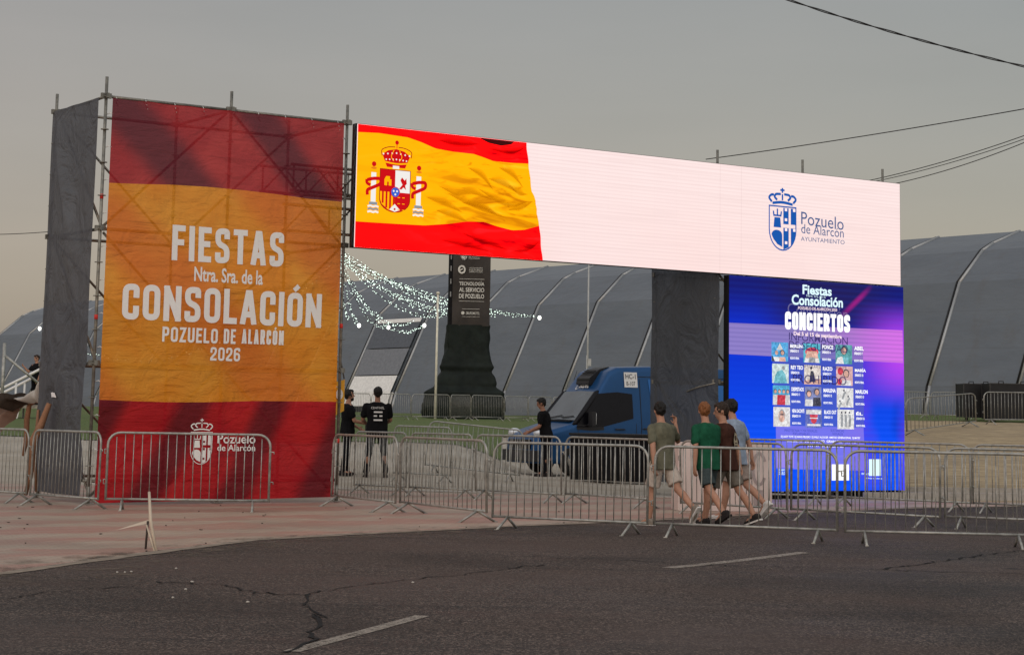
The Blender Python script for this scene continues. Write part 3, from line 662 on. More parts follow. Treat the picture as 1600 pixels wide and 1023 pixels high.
topw = curve([(4.0, 5.845), (4.4, 5.866), (4.94, 5.845), (5.2, 5.79), (5.47, 5.712), (5.8, 5.69), (6.21, 5.688), (6.4, 5.65), (6.6, 5.603), (6.98, 5.605), (7.3, 5.622), (7.6, 5.62)])
botw = curve([(4.0, 4.416), (4.78, 4.428), (5.3, 4.44), (5.74, 4.495), (6.1, 4.56), (6.45, 4.576), (6.7, 4.52), (7.0, 4.475), (7.25, 4.50), (7.55, 4.587), (7.7, 4.59)])
endw = lambda z: interp([(4.0, 7.63), (4.2, 7.60), (4.45, 7.565), (4.6, 7.545), (4.75, 7.49), (4.85, 7.50), (4.95, 7.47), (5.05, 7.45), (5.15, 7.39), (5.3, 7.36), (5.5, 7.33), (5.75, 7.29), (5.98, 7.26)], z)+.006*math.sin(z*19)
F = Flat(lplace, .004)
for mi, lo, hi in ((0, lambda u: 4.01, botw), (1, botw, topw), (0, topw, lambda u: 5.975)):
    vs = []; fs = []; nu, nv = 60, 14
    for j in range(nv+1):
        for i in range(nu+1):
            u = 4.012+(7.4-4.012)*i/nu; z = lo(u)+(hi(u)-lo(u))*j/nv; u = 4.012+(endw(z)-4.012)*i/nu; z = lo(u)+(hi(u)-lo(u))*j/nv; vs.append((u, z))
    for j in range(nv):
        for i in range(nu): a = j*(nu+1)+i; fs.append((a, a+1, a+nu+2, a+nu+1))
    F.raw(vs, fs, mi)
F.nxt()
F.poly([(6.30, 5.97), (6.5, 5.90), (6.75, 5.875), (6.95, 5.915), (7.02, 5.97)], 2)
F.build('flag_image', [FRED, FYEL, FDK], led)
F = Flat(lplace, .008, .0003)
for k, pts in enumerate([[(5.55, 5.10), (5.9, 4.97), (6.15, 5.06), (6.6, 4.95)], [(6.1, 5.45), (6.4, 5.33), (6.6, 5.12)], [(6.3, 5.12), (6.7, 4.93), (7.0, 4.86), (7.3, 4.98)], [(5.7, 5.0), (6.1, 4.86), (6.5, 4.74), (6.85, 4.68)], [(5.5, 4.70), (5.8, 4.63), (6.1, 4.56)], [(6.0, 4.86), (6.4, 4.82), (6.7, 4.70)], [(6.9, 5.22), (7.15, 5.08), (7.3, 5.1)], [(6.5, 5.30), (6.85, 5.22), (7.1, 5.10)], [(5.3, 4.9), (5.7, 4.80), (6.0, 4.70)], [(6.9, 4.80), (7.2, 4.86), (7.4, 4.99)], [(6.7, 5.5), (7.0, 5.40), (7.2, 5.2)]]):
    pts = densify(fillet(pts, .3, False), .05, False); n = len(pts)
    for wide in (1.9, 1.4, .95, .5):
        vs = []
        for i, p in enumerate(pts): w = .055*wide*math.sin(math.pi*i/(n-1))+.001; vs += [(p.x, p.y+w), (p.x, p.y-w*.35)]
        F.raw(vs, [(2*i, 2*i+1, 2*i+3, 2*i+2) for i in range(n-1)], 0); F.nxt()
F.mb.mi = 1
for pts in ([(6.5, 5.80), (6.85, 5.76), (7.05, 5.79), (7.25, 5.90)], [(6.0, 4.36), (6.4, 4.24), (6.9, 4.14)], [(7.0, 4.12), (7.3, 4.14), (7.55, 4.32)], [(5.6, 4.22), (6.2, 4.14), (6.6, 4.08)], [(5.5, 5.85), (5.9, 5.80), (6.3, 5.86)]):
    pts = densify(fillet(pts, .3, False), .05, False); n = len(pts)
    for wide in (1.7, 1.2, .8, .4):
        vs = []
        for i, p in enumerate(pts): w = .06*wide*math.sin(math.pi*i/(n-1))+.001; vs += [(p.x, p.y+w), (p.x, p.y-w*.35)]
        F.raw(vs, [(2*i, 2*i+1, 2*i+3, 2*i+2) for i in range(n-1)], 1); F.nxt()
F.build('flag_folds', [over('fold_orange', (.52, .15, .0), .22), over('fold_red', (.20, .0, .0), .27)], led)
# Spanish coat of arms on the flag
F = Flat(lplace, .016, .0006)   # 0 red 1 white 2 blue 3 grey 4 line 5 yellow 6 orange
su0, su1, st, sb = 4.44, 4.99, 5.29, 4.615; sm = (su0+su1)/2; szm = (st+sb)/2-.02
SH = [(su0, st), (su1, st), (su1, sb+.20)]+[(sm+(su1-sm)*math.cos(a), sb+.20-.20*math.sin(a)) for a in [math.pi*k/12 for k in range(1, 12)]]+[(su0, sb+.20)]
F.poly([((p[0]-sm)*1.05+sm, (p[1]-szm)*1.03+szm) for p in SH], 4); F.poly(SH, 0)
F.rect(sm, szm, su1, st, 1)
F.poly([(su0, szm), (sm, szm), (sm, sb+.005), (sm-.12, sb+.03), (su0+.03, sb+.12), (su0, sb+.2)], 5)
for k in range(4): a = su0+.035+k*.068; F.rect(a, (sb+.13, sb+.06, sb+.03, sb+.012)[k], a+.034, szm, 0)
F.poly([(sm-.10, sb+.035), (sm, sb+.13), (sm+.10, sb+.035), (sm, sb)], 1); F.disc(sm, sb+.045, .018, 0)
for i in range(3):
    for j in range(4): F.line([(sm+.05+i*.085, szm-.08-j*.10), (sm+.095+i*.085, szm-.08-j*.10)], .012, 5) if (sm+.09+i*.085 < su1-.02-.05*max(0, j-2)) else None
F.poly([(su0+.07, szm+.1), (su0+.20, szm+.1), (su0+.20, szm+.20), (su0+.17, szm+.20), (su0+.17, szm+.25), (su0+.10, szm+.25), (su0+.10, szm+.20), (su0+.07, szm+.20)], 5); F.rect(su0+.12, szm+.1, su0+.15, szm+.16, 0)
F.poly([(sm+.07, szm+.06), (sm+.13, szm+.13), (sm+.09, szm+.2), (sm+.12, szm+.25), (sm+.17, szm+.20), (sm+.2, szm+.24), (sm+.21, szm+.15), (sm+.18, szm+.12), (sm+.2, szm+.05), (sm+.15, szm+.09), (sm+.11, szm+.05)], 0)
F.disc(sm, szm, .088, 0); F.disc(sm, szm, .076, 2)
for a in (.5, 2.6, 4.71): F.disc(sm+.036*math.cos(a), szm+.036*math.sin(a), .018, 1, n=8)
# crown
F.poly([(sm-.17, 5.33), (sm+.17, 5.33), (sm+.20, 5.40), (sm-.20, 5.40)], 0); F.rect(sm-.06, 5.31, sm+.06, 5.36, 1)
F.poly([(sm-.20, 5.40), (sm+.20, 5.40), (sm+.26, 5.53), (sm+.15, 5.60), (sm, 5.63), (sm-.15, 5.60), (sm-.26, 5.53)], 0)
F.line([(sm-.21, 5.41), (sm, 5.385), (sm+.21, 5.41)], .025, 5, r=.2)
for k in range(-3, 4): F.disc(sm+k*.062, 5.45+.012*(3-abs(k))/3, .014, 1, n=8); F.disc(sm+k*.080, 5.535+.03*(3-abs(k))/3, .015, 1, n=8)
for k in (-1, 1): F.line([(sm+k*.05, 5.43), (sm+k*.11, 5.50), (sm+k*.05, 5.61)], .012, 5, r=.05)
for s in (-1, 1): F.line([(sm+s*.27, 5.50), (sm+s*.29, 5.60), (sm+s*.16, 5.655), (sm+s*.03, 5.66)], .014, 4, r=.1)
F.disc(sm, 5.735, .035, 0, n=10); F.line([(sm, 5.64), (sm, 5.71)], .014, 0)
# pillars with ribbons
for pu in (4.30, 5.135):
    F.rect(pu-.045, 4.74, pu+.045, 5.24, 1); F.rect(pu-.06, 5.22, pu+.06, 5.25, 5); F.disc(pu, 5.355, .042, 0, n=10); F.disc(pu, 5.29, .055, 6, .02, 10)
    F.rect(pu-.075, 4.70, pu+.075, 4.745, 3)
    for k in range(3): F.line([(pu-.10, 4.58+k*.045), (pu-.05, 4.595+k*.045), (pu, 4.58+k*.045), (pu+.05, 4.595+k*.045), (pu+.10, 4.58+k*.045)], .03, (1, 3, 1)[k])
    F.line([(pu-.12, 5.09), (pu-.02, 5.12), (pu+.13, 5.13), (pu+.13, 5.04), (pu-.12, 4.93), (pu-.11, 4.85)], .055, 0, r=.06)
    F.line([(pu-.13, 5.10), (pu-.13, 5.04), (pu-.06, 5.01)], .05, 0, r=.03)
F.build('coat_of_arms', [FCR, FWH, FBL, FGR, FLINE, FYEL, FPK], led)
BINK = emis('town_blue', (.012, .10, .42)); WINK = emis('town_white', (1, .82, .80), 1.1); GINK = emis('town_slate', (.07, .12, .28))
F = Flat(lplace, .005)
town_crest(F, 12.66, 4.51, 13.31, 5.66, 0, 1, .042)
F.text('Pozuelo', 13.43, 5.02, 14.50, 5.255, 2, 0, -.045); F.text('de Alarcón', 13.43, 4.855, 14.50, 5.03, 2, 0, -.02); F.text('AYUNTAMIENTO', 13.42, 4.71, 14.52, 4.79, 2)
F.build('town_mark', [BINK, WINK, GINK], led)
# ties and ragged edge strip on the left edge of the screen
mb = MB()
mb.tube([(3.975+.012*math.sin(k*2.3), LV+.02, 4.0+k*.06) for k in range(34)], .014, 6); mb.build('edge_strap', BLACK, led)

# ------------------------------------------------------------------ lower LED poster screen
def poster_mat():
    m, t, out = newmat('poster_blue'); q = NT(t); o = q.obj(); x, y, z = q.sep(o); e = N(t, 'ShaderNodeEmission')
    c = q.mix(q.mapr(z, .2, 3.3), (.004, .085, .92), (.006, .028, .58)); c = q.mix(q.mapr(z, 2.9, 3.9), c, (.010, .012, .16))
    cen = q.math('MULTIPLY', q.mapr(x, 12.2, 13.4), q.mapr(x, 16.2, 14.6)); c = q.mix(q.math('MULTIPLY', q.math('MULTIPLY', cen, q.mapr(z, 2.6, 3.4)), .8), c, (.018, .014, .085))
    b1 = q.math('ADD', q.math('MULTIPLY', x, .62), q.math('MULTIPLY', z, -.78)); beam = q.noise(q.mapping(o, (.6, 1, .6), (0, R(40), 0)), 1.0, 2, .4)
    glow = q.math('MULTIPLY', q.mapr(x, 14.6, 16.1), q.mapr(q.math('ABSOLUTE', q.math('SUBTRACT', z, 2.7)), 1.1, .1)); c = q.mix(q.math('MULTIPLY', glow, .9), c, (.52, .06, .85))
    c = q.mix(q.math('MULTIPLY', q.mapr(beam, .55, .75, 0, .5), q.mapr(x, 14.0, 15.4)), c, (.20, .03, .70))
    c = q.mix(q.math('MULTIPLY', q.mapr(beam, .45, .3, 0, .7), q.mapr(x, 14.2, 15.2)), c, (.006, .012, .20))
    edge = q.math('MULTIPLY', q.mapr(x, 15.8, 16.1), q.mapr(z, 2.2, .8, 0, .6)); c = q.mix(edge, c, (.13, .05, .95))
    rows = q.math('PINGPONG', z, .055); c = q.mix(q.math('MULTIPLY', q.mapr(rows, .0, .05, .16, 0), q.mapr(z, 1.9, 1.2, .2, 1)), c, (.02, .13, 1.2))
    # faint magenta beam at the top
    mg = q.math('MULTIPLY', q.mapr(q.math('ABSOLUTE', q.math('SUBTRACT', q.math('SUBTRACT', z, 3.55), q.math('MULTIPLY', q.math('SUBTRACT', x, 14.7), .75))), .11, .0), q.math('MULTIPLY', q.mapr(x, 14.3, 14.8), q.mapr(x, 15.3, 14.9)))
    c = q.mix(q.math('MULTIPLY', mg, .65), c, (.45, .015, .25))
    t.links.new(c, e.inputs[0]); e.inputs[1].default_value = 1.05; t.links.new(e.outputs[0], out.inputs[0]); return m
po = gate_root('poster_screen', 'tall blue LED poster screen listing concerts, right of the gateway opening', 'led screen')
PU0, PU1, PZ0, PZ1 = 11.72, 16.07, .14, 3.985
mb = MB(); mb.box(((PU0+PU1)/2, LV+.075, (PZ0+PZ1)/2), (PU1-PU0+.02, .13, PZ1-PZ0)); mb.build('screen_cabinet', BLACK, po)
mb = MB()
for k in range(10): mb.box((12.0+k*.43, LV+.1, .07), (.09, .3, .14))
mb.box((13.9, LV+.3, .05), (4.2, .1, .1)); mb.build('base_feet', BLACK, po)
mb = MB(); mb.add([lplace(u, z, 0) for u, z in ((PU0, PZ0), (PU1, PZ0), (PU1, PZ1), (PU0, PZ1))], [(0, 1, 2, 3)]); mb.build('display', poster_mat(), po, fix=False)
O_BAND = over('lilac_band', (.34, .26, .58), .82, 1, (13.6, 15.9, (.75, .20, .82))); O_PANEL = over('violet_panel', (.42, .32, .80), .42); O_CARD = over('card_blue', (.10, .14, .42), .55); O_CHIP = over('chip_lilac', (.60, .38, .80), .35)
def PX(x, y):   # poster picture point -> (u, z) on the screen plane
    d = ray(x, y); nn = Vector((-math.sin(GY), math.cos(GY), 0)); dd = Vector((math.cos(GY), math.sin(GY), 0))
    t = (LV+GO.dot(nn))/d.dot(nn); p = d*t; return ((p-GO).dot(dd), p.z+CAM_H)
F = Flat(lplace, .003, .001)
band = [PX(1139, 504), PX(1410, 516), PX(1411, 567), PX(1139, 553)]
F.poly(band, 0)
F.poly([PX(1206, 534), PX(1348, 543), PX(1350, 668), PX(1210, 664)], 2)
F.poly([PX(1212, 664), PX(1349, 668), PX(1352, 735), PX(1213, 732)], 1)
F.poly([PX(1213, 700), PX(1240, 700), PX(1240, 730), PX(1213, 730)], 3)
F.build('poster_panels', [O_BAND, O_PANEL, O_CARD, O_CHIP], po)
PW = emis('poster_white', (1, 1, 1), 1.15); PC = emis('poster_pale_cyan', (.72, .93, .97), 1.1); PD = over('ghost_navy', (.03, .02, .13), .8); PG = over('ghost_pale', (.35, .32, .50), .4); PPK = emis('poster_pink_white', (1, .80, .86), 1.05); PBL = over('ghost_blue', (.02, .05, .35), .75)
PDEPTH = [.012]
def ptext(txt, xa, ya, xb, yb, ha, mi, bold=.0, caps=0):
    # from the baseline-left point to the baseline-right point, cap height ha px
    a, b = PX(xa, ya), PX(xb, yb); top = PX(xa, ya-ha); h = top[1]-a[1]; F = Flat(lplace, PDEPTH[0], .0007); PDEPTH[0] += .0006
    if caps: F.caps(txt, a[0], (a[1]+b[1])/2, b[0], (a[1]+b[1])/2+h, caps, .35, mi)
    else: F.text(txt, a[0], a[1], b[0], a[1]+h, mi, bold, b[1]-a[1])
    F.mb.m = [0]*len(F.mb.m); F.build('lettering', (PW, PC, PD, PG, PPK, PBL)[mi], po)
ptext('Consolación', 1230, 491, 1324, 500, 18, 3, -.005)
ptext('INFORMACIÓN', 1232, 531, 1324, 539, 15, 2, .01); ptext('DE SEGURIDAD', 1232, 545, 1324, 552, 13, 2, .01); ptext('PROHIBIDO', 1238, 598, 1322, 602, 14, 2, .012)
ptext('PARA DISFRUTAR DE UN AMBIENTE', 1234, 573, 1322, 578, 5, 2); ptext('PIROTECNIA Y MATERIALES', 1225, 674, 1276, 675, 4, 5); ptext('INFLAMABLES', 1238, 679, 1264, 680, 4, 5); ptext('SUSTANCIAS', 1297, 674, 1318, 675, 4, 5); ptext('ILEGALES', 1300, 679, 1316, 680, 4, 5)
ptext('Fiestas', 1253, 459.5, 1298.5, 463, 15, 1, .03); ptext('Consolación', 1236, 476, 1316, 481, 16.5, 1, .03); ptext('Ntra. Sra. de la', 1259, 463.5, 1289, 466, 3.5, 1); ptext('POZUELO DE ALARCÓN 2025', 1246, 483, 1307, 486.5, 5.5, 4, .02)
ptext('CONCIERTOS', 1225.5, 514.5, 1327, 519.5, 28, 0, 0, .21)
ptext('Del 5 al 15 de septiembre', 1239, 525.5, 1314, 531, 8, 4, .03)
ptext('DJ LADY TOTÉ  DJ NANO PELIGRO  DJ WILLY ALCOCER  AMISTAD GENERACIONAL  DJ MATEY', 1219, 684, 1343, 686.5, 5, 0, .02)
ptext('ORQUESTA DEL VERANO  GRAN FIESTA FINAL', 1227, 690.5, 1336, 692.5, 4.5, 0, .02); ptext('www pozuelo es', 1260, 698, 1318, 700, 5, 0, .02)
ptext('CONCEJALÍA DE FESTEJOS', 1352, 748, 1377, 749, 3, 1, .02); ptext('ENTRADAS', 1345, 741, 1360, 741.5, 3, 1, .02); ptext('AYUNTAMIENTO', 1214, 735, 1225, 735.5, 3, 1, .02); ptext('POZUELO', 1214, 741, 1225, 741.5, 5, 1, .02)
F = Flat(lplace, .011, .0004)
a, b = PX(1299, 725), PX(1326, 750); F.rect(a[0], b[1], b[0], a[1], 0)
a, b = PX(1357, 717), PX(1376, 743); F.rect(a[0], b[1], b[0], a[1], 1)
a, b = PX(1244, 712), PX(1318, 713); F.rect(a[0], b[1], b[0], a[1], 3)
F.build('white_block', [PW, PC, PD, PG, PPK, PBL], po)
# performer pictures: generic painted figures on coloured tiles
tile = [((.10, .45, .85), 'duo'), ((.10, .55, .70), 'fan'), ((.12, .42, .45), 'man'), ((.75, .92, .88), 'blob'), ((.92, .80, .74), 'robe'), ((.90, .55, .55), 'girl'), ((.10, .50, .80), 'trio'), ((.25, .28, .55), 'pair'), ((.93, .90, .88), 'leap'), ((.95, .92, .92), 'head'), ((.16, .20, .62), 'mark'), ((.94, .92, .90), 'three')]
TM_ = [emisn('tile_tint', c) for c, _ in tile]; SK = emisn('tile_skin', (.85, .50, .40)); DKT = emisn('tile_dark', (.06, .06, .09)); WHT = emisn('tile_white', (.92, .90, .92)); RDT = emisn('tile_red', (.75, .06, .10)); TEA = emisn('tile_teal', (.20, .60, .70)); GRY = emisn('tile_grey', (.40, .42, .45))
IX = dict(skin=12, dark=13, white=14, red=15, teal=16, grey=17)
for k, (c, kind) in enumerate(tile):
    F = Flat(lplace, .008, .0006)
    r, q_ = divmod(k, 3); x0 = 1205+q_*50+r*1; y0 = 534+r*33.8+q_*2
    a, b = PX(x0, y0), PX(x0+26, y0+31); u0, u1, z1, z0 = a[0], b[0], a[1], b[1]; W = u1-u0; H = z1-z0
    F.rect(u0, z0, u1, z1, k); P = lambda s, w: (u0+s*W, z0+w*H)
    def bust(cx, hh, body, hair=None, sc=1.):
        p = P(cx, hh); F.poly([P(cx-.2*sc, 0), P(cx+.2*sc, 0), P(cx+.17*sc, hh-.22*sc), P(cx-.17*sc, hh-.22*sc)], IX[body])
        if hair: F.disc(p[0], p[1]+.02*H, .13*W*sc, IX[hair], .15*H*sc, 12)
        F.disc(p[0], p[1], .095*W*sc, IX['skin'], .12*H*sc, 12)
    if kind == 'duo': F.poly([P(.3, .6), P(.7, .6), P(.5, .95)], IX['white']); bust(.3, .45, 'white'); bust(.65, .45, 'skin', 'dark'); F.poly([P(0, 0), P(.2, 0), P(.05, .3), P(0, .3)], IX['dark'])
    if kind == 'fan': F.disc(*P(.5, .55), .40*W, IX['red'], .25*H); F.poly([P(.05, 0), P(.95, 0), P(.8, .6), P(.2, .6)], IX['skin']); bust(.25, .45, 'white'); bust(.75, .45, 'white'); bust(.5, .5, 'grey')
    if kind == 'man': bust(.5, .68, 'teal', 'dark', 1.5); F.poly([P(0, 0), P(.5, 0), P(.4, .4), P(.1, .3)], IX['white'])
    if kind == 'blob': F.poly([P(.1, 0), P(.9, 0), P(.8, .45), P(.6, .7), P(.3, .6), P(.15, .3)], IX['teal']); F.disc(*P(.68, .78), .09*W, IX['grey'])
    if kind == 'robe': F.poly([P(0, 0), P(1, 0), P(1, .3), P(0, .2)], IX['skin']); F.poly([P(.3, .12), P(.7, .12), P(.55, .7), P(.4, .7)], IX['dark']); F.disc(*P(.42, .85), .07*W, IX['dark'], n=10)
    if kind == 'girl': F.disc(*P(.25, .75), .17*W, IX['red']); bust(.6, .62, 'white', 'dark', 1.5); F.disc(*P(.2, .2), .14*W, IX['red'])
    if kind == 'trio':
        for cx, bd in ((.15, 'white'), (.4, 'red'), (.65, 'red'), (.88, 'white')): bust(cx, .68, bd, 'dark', .75)
    if kind == 'pair': bust(.25, .62, 'white', 'dark', 1.25); bust(.72, .72, 'dark', 'dark', 1.25)
    if kind == 'leap':
        for (cx, cy) in ((.45, .7), (.7, .4), (.2, .15)): F.line([P(cx-.12, cy-.28), P(cx, cy), P(cx+.08, cy+.1)], .10*W, IX['grey']); F.disc(*P(cx-.02, cy+.17), .05*W, IX['dark'], n=8)
    if kind == 'head': F.disc(*P(.5, .55), .20*W, IX['skin'], .32*H); F.line([P(.40, .62), P(.60, .62)], .06*H, IX['dark']); F.line([P(.35, .45), P(.40, .85), P(.6, .85), P(.65, .45)], .05*W, IX['grey'], r=.1*W)
    if kind == 'mark':
        F.rect(*P(.05, .70), *P(.95, .92), IX['white']); F.poly([P(.25, .68), P(.75, .68), P(.65, .3), P(.5, .2), P(.35, .3)], IX['red']); F.line([P(.25, .5), P(.75, .5)], .05*H, IX['white']); F.rect(*P(.1, .1), *P(.9, .2), IX['white'])
    if kind == 'three':
        for cx in (.25, .48, .72): F.line([P(cx, .12), P(cx+.03, .5), P(cx, .75)], .13*W, IX['grey']); F.disc(*P(cx, .85), .05*W, IX['dark'], n=8)
    F.build('performer_picture', TM_+[SK, DKT, WHT, RDT, TEA, GRY], po)
names = ['BERLÍN', 'PONCE', 'ABEL', 'REY TEO', 'RAZO', 'MARÍA', 'DESPISTAOS', 'MARLENA', 'MARLON', 'NENA DACONTE', 'BLACK OUT', 'ÉL']
for k, s in enumerate(names):
    F = Flat(lplace, .030, .0006)
    r, q_ = divmod(k, 3); x0 = 1205+q_*50+r*1+28; y0 = 534+r*33.8+q_*2; L = min(19, 6+2.2*len(s))
    for (dy, h, w) in ((9, 5.5, L), (16, 4.5, 13), (27, 3, 14)):
        a, b = PX(x0, y0+dy), PX(x0+w, y0+dy-h); F.text(s if dy == 9 else ('SÁBADO %d' % (5+k) if dy == 16 else 'RECINTO FERIAL'), a[0], a[1], b[0], b[1], 0, .03)
    F.build('performer_name', PW, po)

# ------------------------------------------------------------------ crowd barriers
def make_barrier(label, group):
    t = thing('crowd_barrier', label, 'barrier', group=group); L, H, r, z0 = 2.2, 1.08, .0168, .16
    cr_ = .17; pts = [(0, 0, z0-.02), (0, 0, H-cr_)]+[(cr_-cr_*math.cos(a), 0, H-cr_+cr_*math.sin(a)) for a in [math.pi/2*k/6 for k in range(1, 7)]]
    pts += [(L-cr_+cr_*math.sin(a), 0, H-cr_+cr_*math.cos(a)) for a in [math.pi/2*k/6 for k in range(0, 7)]]+[(L, 0, z0-.02)]
    mb = MB(); mb.tube(pts, r, 8); mb.tube([(0, 0, z0), (L, 0, z0)], r*.95, 8); kids = [mb.build('frame', GALV, t)]
    mb = MB(); n = 19
    for k in range(1, n):
        x = L*k/n; top = H if cr_ < x < L-cr_ else H-.06; mb.tube([(x, 0, z0), (x, 0, top)], 0.0066, 6)
    kids.append(mb.build('bar_infill', GALV, t))
    for x in (.22, L-.22):
        mb = MB(); w = .045
        for s in (-1, 1):
            a = Vector((x, 0, z0-.005)); b = Vector((x, s*.27, .006)); mb.tube([a, b], [.017, .017], 6)
            mb.box((x, s*.275, .008), (.04, .05, .012))
        kids.append(mb.build('foot', GALV, t))
    mb = MB()
    for z in (.42, .84): mb.tube([(L, 0, z), (L+.05, 0, z), (L+.055, 0, z-.03)], .009, 6)
    kids.append(mb.build('hook', GALV, t))
    mb = MB()
    for z in (.40, .82): mb.tube([(0, 0, z+.03), (-.04, 0, z+.03), (-.04, 0, z-.03), (0, 0, z-.03)], .008, 6)
    kids.append(mb.build('hook_eye', GALV, t)); return t, kids
GB = 'galvanised crowd barriers'
b0, bk = make_barrier('', GB); first = [True]
def barrier(label, a, b, group=GB):
    """a, b: ground points under the two ends"""
    o = b0 if first[0] else copy_tree(b0, bk); first[0] = False
    a, b = Vector(a), Vector(b); d = b-a; L = d.xy.length
    o.location = a; o.rotation_euler = (0, -math.atan2(d.z, L), math.atan2(d.y, d.x)); o.scale = (L/2.2, 1, 1); o.rotation_euler.x = R(random.uniform(-1.6, 1.6)); o['label'] = label; o['group'] = group; return o
def fb(label, xa, ya, xb, yb, group=GB): return barrier(label, flat(xa, ya), flat(xb, yb), group)
G1 = 'front row of barriers along the road'; G2 = 'second row of barriers behind the road row'; G3 = 'barriers on the far lawn'; G4 = 'barriers on the sandy bank'
fb('steel crowd barrier standing before the red foot of the festival banner', 164, 797, 419, 800, G1)
fb('crowd barrier angled away at the right edge of the festival banner', 517, 790, 617, 802, G1)
fb('crowd barrier in the front row with its right foot on the asphalt edge', 625, 801, 760, 818, G1)
fb('wide crowd barrier left of the four walkers, facing the road', 769, 826, 1011, 838, G1)
fb('crowd barrier right in front of the four walking youths', 1022, 838, 1308, 849.5, G1)
fb('nearest crowd barrier at the right, on the asphalt before the blue poster screen', 1321, 851, 1622, 858, G1)
fb('barrier behind the two guards\' side, leftmost of the second row', 553, 771, 634, 775, G2)
fb('second row barrier seen through the front barrier right of the banner', 639, 775, 737, 780, G2)
fb('second row barrier below the man leaning by the blue van', 743, 780, 877, 787, G2)
fb('second row barrier in front of the black draped table', 884, 786, 1022, 796, G2)
fb('second row barrier in front of the pale concrete block', 1064, 801, 1230, 812, G2)
fb('second row barrier crossing the middle of the blue poster screen foot', 1236, 812, 1469, 826, G2)
fb('second row barrier at the right, standing before the sandy bank', 1477, 825, 1735, 836, G2)
fb('rear barrier close to the poster screen foot, left one', 1125, 783, 1291, 790, G2)
fb('rear barrier close to the poster screen foot, reaching past its right edge', 1297, 790, 1517, 801, G2)
fb('rear barrier at the foot of the sandy bank', 1521, 801, 1720, 810, G2)
fb('barrier left of the torn grey sheet, nearest the picture edge', -66, 781, 40, 787, G2)
fb('barrier standing against the torn grey sheet', 46, 789, 152, 797, G2)
for lab, xa, xb, Y in (('barrier on dirt left of the man by the van, in front of the lawn', 664, 812, 41.5), ('barrier on dirt right of the guards, nearer than its neighbour', 615, 705, 39)):
    pa, pb = at(xa, 700, Y), at(xb, 700, Y-.6); barrier(lab, onground(pa.x, pa.y), onground(pb.x, pb.y), G2)
far = [(528, 578), (580, 641), (643, 702), (704, 735), (737, 786), (788, 824), (826, 862), (864, 905)]
ord_ = ['first', 'second', 'third', 'fourth', 'fifth', 'sixth', 'seventh', 'eighth']
for k, (xa, xb) in enumerate(far):
    Ya, Yb = 80+k*.9, 80.9+k*.9; pa, pb = at(xa, 650, Ya), at(xb, 650, Yb); barrier('far lawn barrier, %s from the left in the row before the grey marquee' % ord_[k], onground(pa.x, pa.y), onground(pb.x, pb.y), G3)
for lab, xa, Ya, xb, Yb in (('barrier climbing the sandy bank right of the poster screen', 1417, 56, 1525, 65), ('barrier on the crest of the sandy bank before the black cases', 1538, 66, 1640, 67), ('distant barrier behind the bank barrier, against the marquee', 1380, 82, 1452, 80), ('distant barrier between bank barrier and black cases', 1455, 80, 1528, 79)):
    pa, pb = at(xa, 660, Ya), at(xb, 660, Yb); barrier(lab, onground(pa.x, pa.y), onground(pb.x, pb.y), G4)

# ------------------------------------------------------------------ marquee (long polygonal tent)
dA = 95.5
PA = at(1445, 643, dA); PB = at(610, 640, 1.3*dA); PA = Vector((PA.x, PA.y, 1.70)); PB = Vector((PB.x, PB.y, 1.22))
ax = (PA-PB); BAY = ax.length/8; axn = ax.normalized(); nin = Vector((-axn.y, axn.x, 0)).normalized()
TW, TH = 8.96, 9.75
PROF = [(0, 0), (.05, .15), (.36, .69), (.60, .87), (.71, .915), (1, 1), (1.29, .915), (1.4, .87), (1.64, .69), (1.95, .15), (2, 0)]
def tp(k, a, b, off=0.):
    base = PB+axn*BAY*k; return base+nin*(a*TW)+Vector((0, 0, b*TH))+Vector((0, 0, off))
def membrane_mat():
    m, t, out = newmat('marquee_membrane'); q = NT(t); b = N(t, 'ShaderNodeBsdfPrincipled'); t.links.new(b.outputs[0], out.inputs[0]); o = q.obj()
    n = q.noise(q.mapping(o, (.3, .3, 1)), .8, 4); c = q.mix(n, (.072, .087, .104), (.120, .138, .155)); x, y, z = q.sep(o); c = q.mix(q.mapr(q.math('PINGPONG', z, .95), 0, .03, .35, 0), c, (.06, .065, .07)); st_ = q.noise(q.mapping(o, (1.6, 1.6, .12)), .9, 5, .7); c = q.mix(q.mapr(st_, .5, .75, 0, .4), c, (.085, .082, .078)); t.links.new(c, b.inputs['Base Color']); b.inputs['Roughness'].default_value = .42; b.inputs['Specular IOR Level'].default_value = .35
    t.links.new(q.bump(q.noise(q.mapping(o, (.5, .5, 1.3)), .5, 4), .5, .35), b.inputs['Normal']); return m
tent = thing('marquee', 'long dark grey marquee with pale ribs behind the gateway', 'marquee', PB)
loc = lambda v: v-PB
K0, K1 = -11, 13
mb = MB()
for k in range(K0, K1):
    for (a0, b0_), (a1, b1) in zip(PROF, PROF[1:]):
        mb.mi = 0
        if k == -1 and a1 <= .36: mb.mi = 1 if a0 == 0 else 0
        mb.add([loc(tp(k, a0, b0_)), loc(tp(k+1, a0, b0_)), loc(tp(k+1, a1, b1)), loc(tp(k, a1, b1))], [(0, 1, 2, 3)])
mb.build('membrane', [membrane_mat(), WHITEPAINT], tent)
RIBM = mat('rib_aluminium', (.33, .34, .34), .45, .5, .1, 3)
for k in range(K0, K1+1):
    mb = MB()
    for (a0, b0_), (a1, b1) in zip(PROF[:6], PROF[1:6]):
        p0, p1 = loc(tp(k, a0, b0_)), loc(tp(k, a1, b1)); mb.tube([p0, p1], .085, 6)
    mb.build('rib', RIBM, tent); mb = MB()
    for (a0, b0_), (a1, b1) in zip(PROF[:6], PROF[1:6]): mb.tube([loc(tp(k, a0, b0_))-axn*.16, loc(tp(k, a1, b1))-axn*.16], .06, 6)
    mb.build('rib_seam', BLACK, tent)
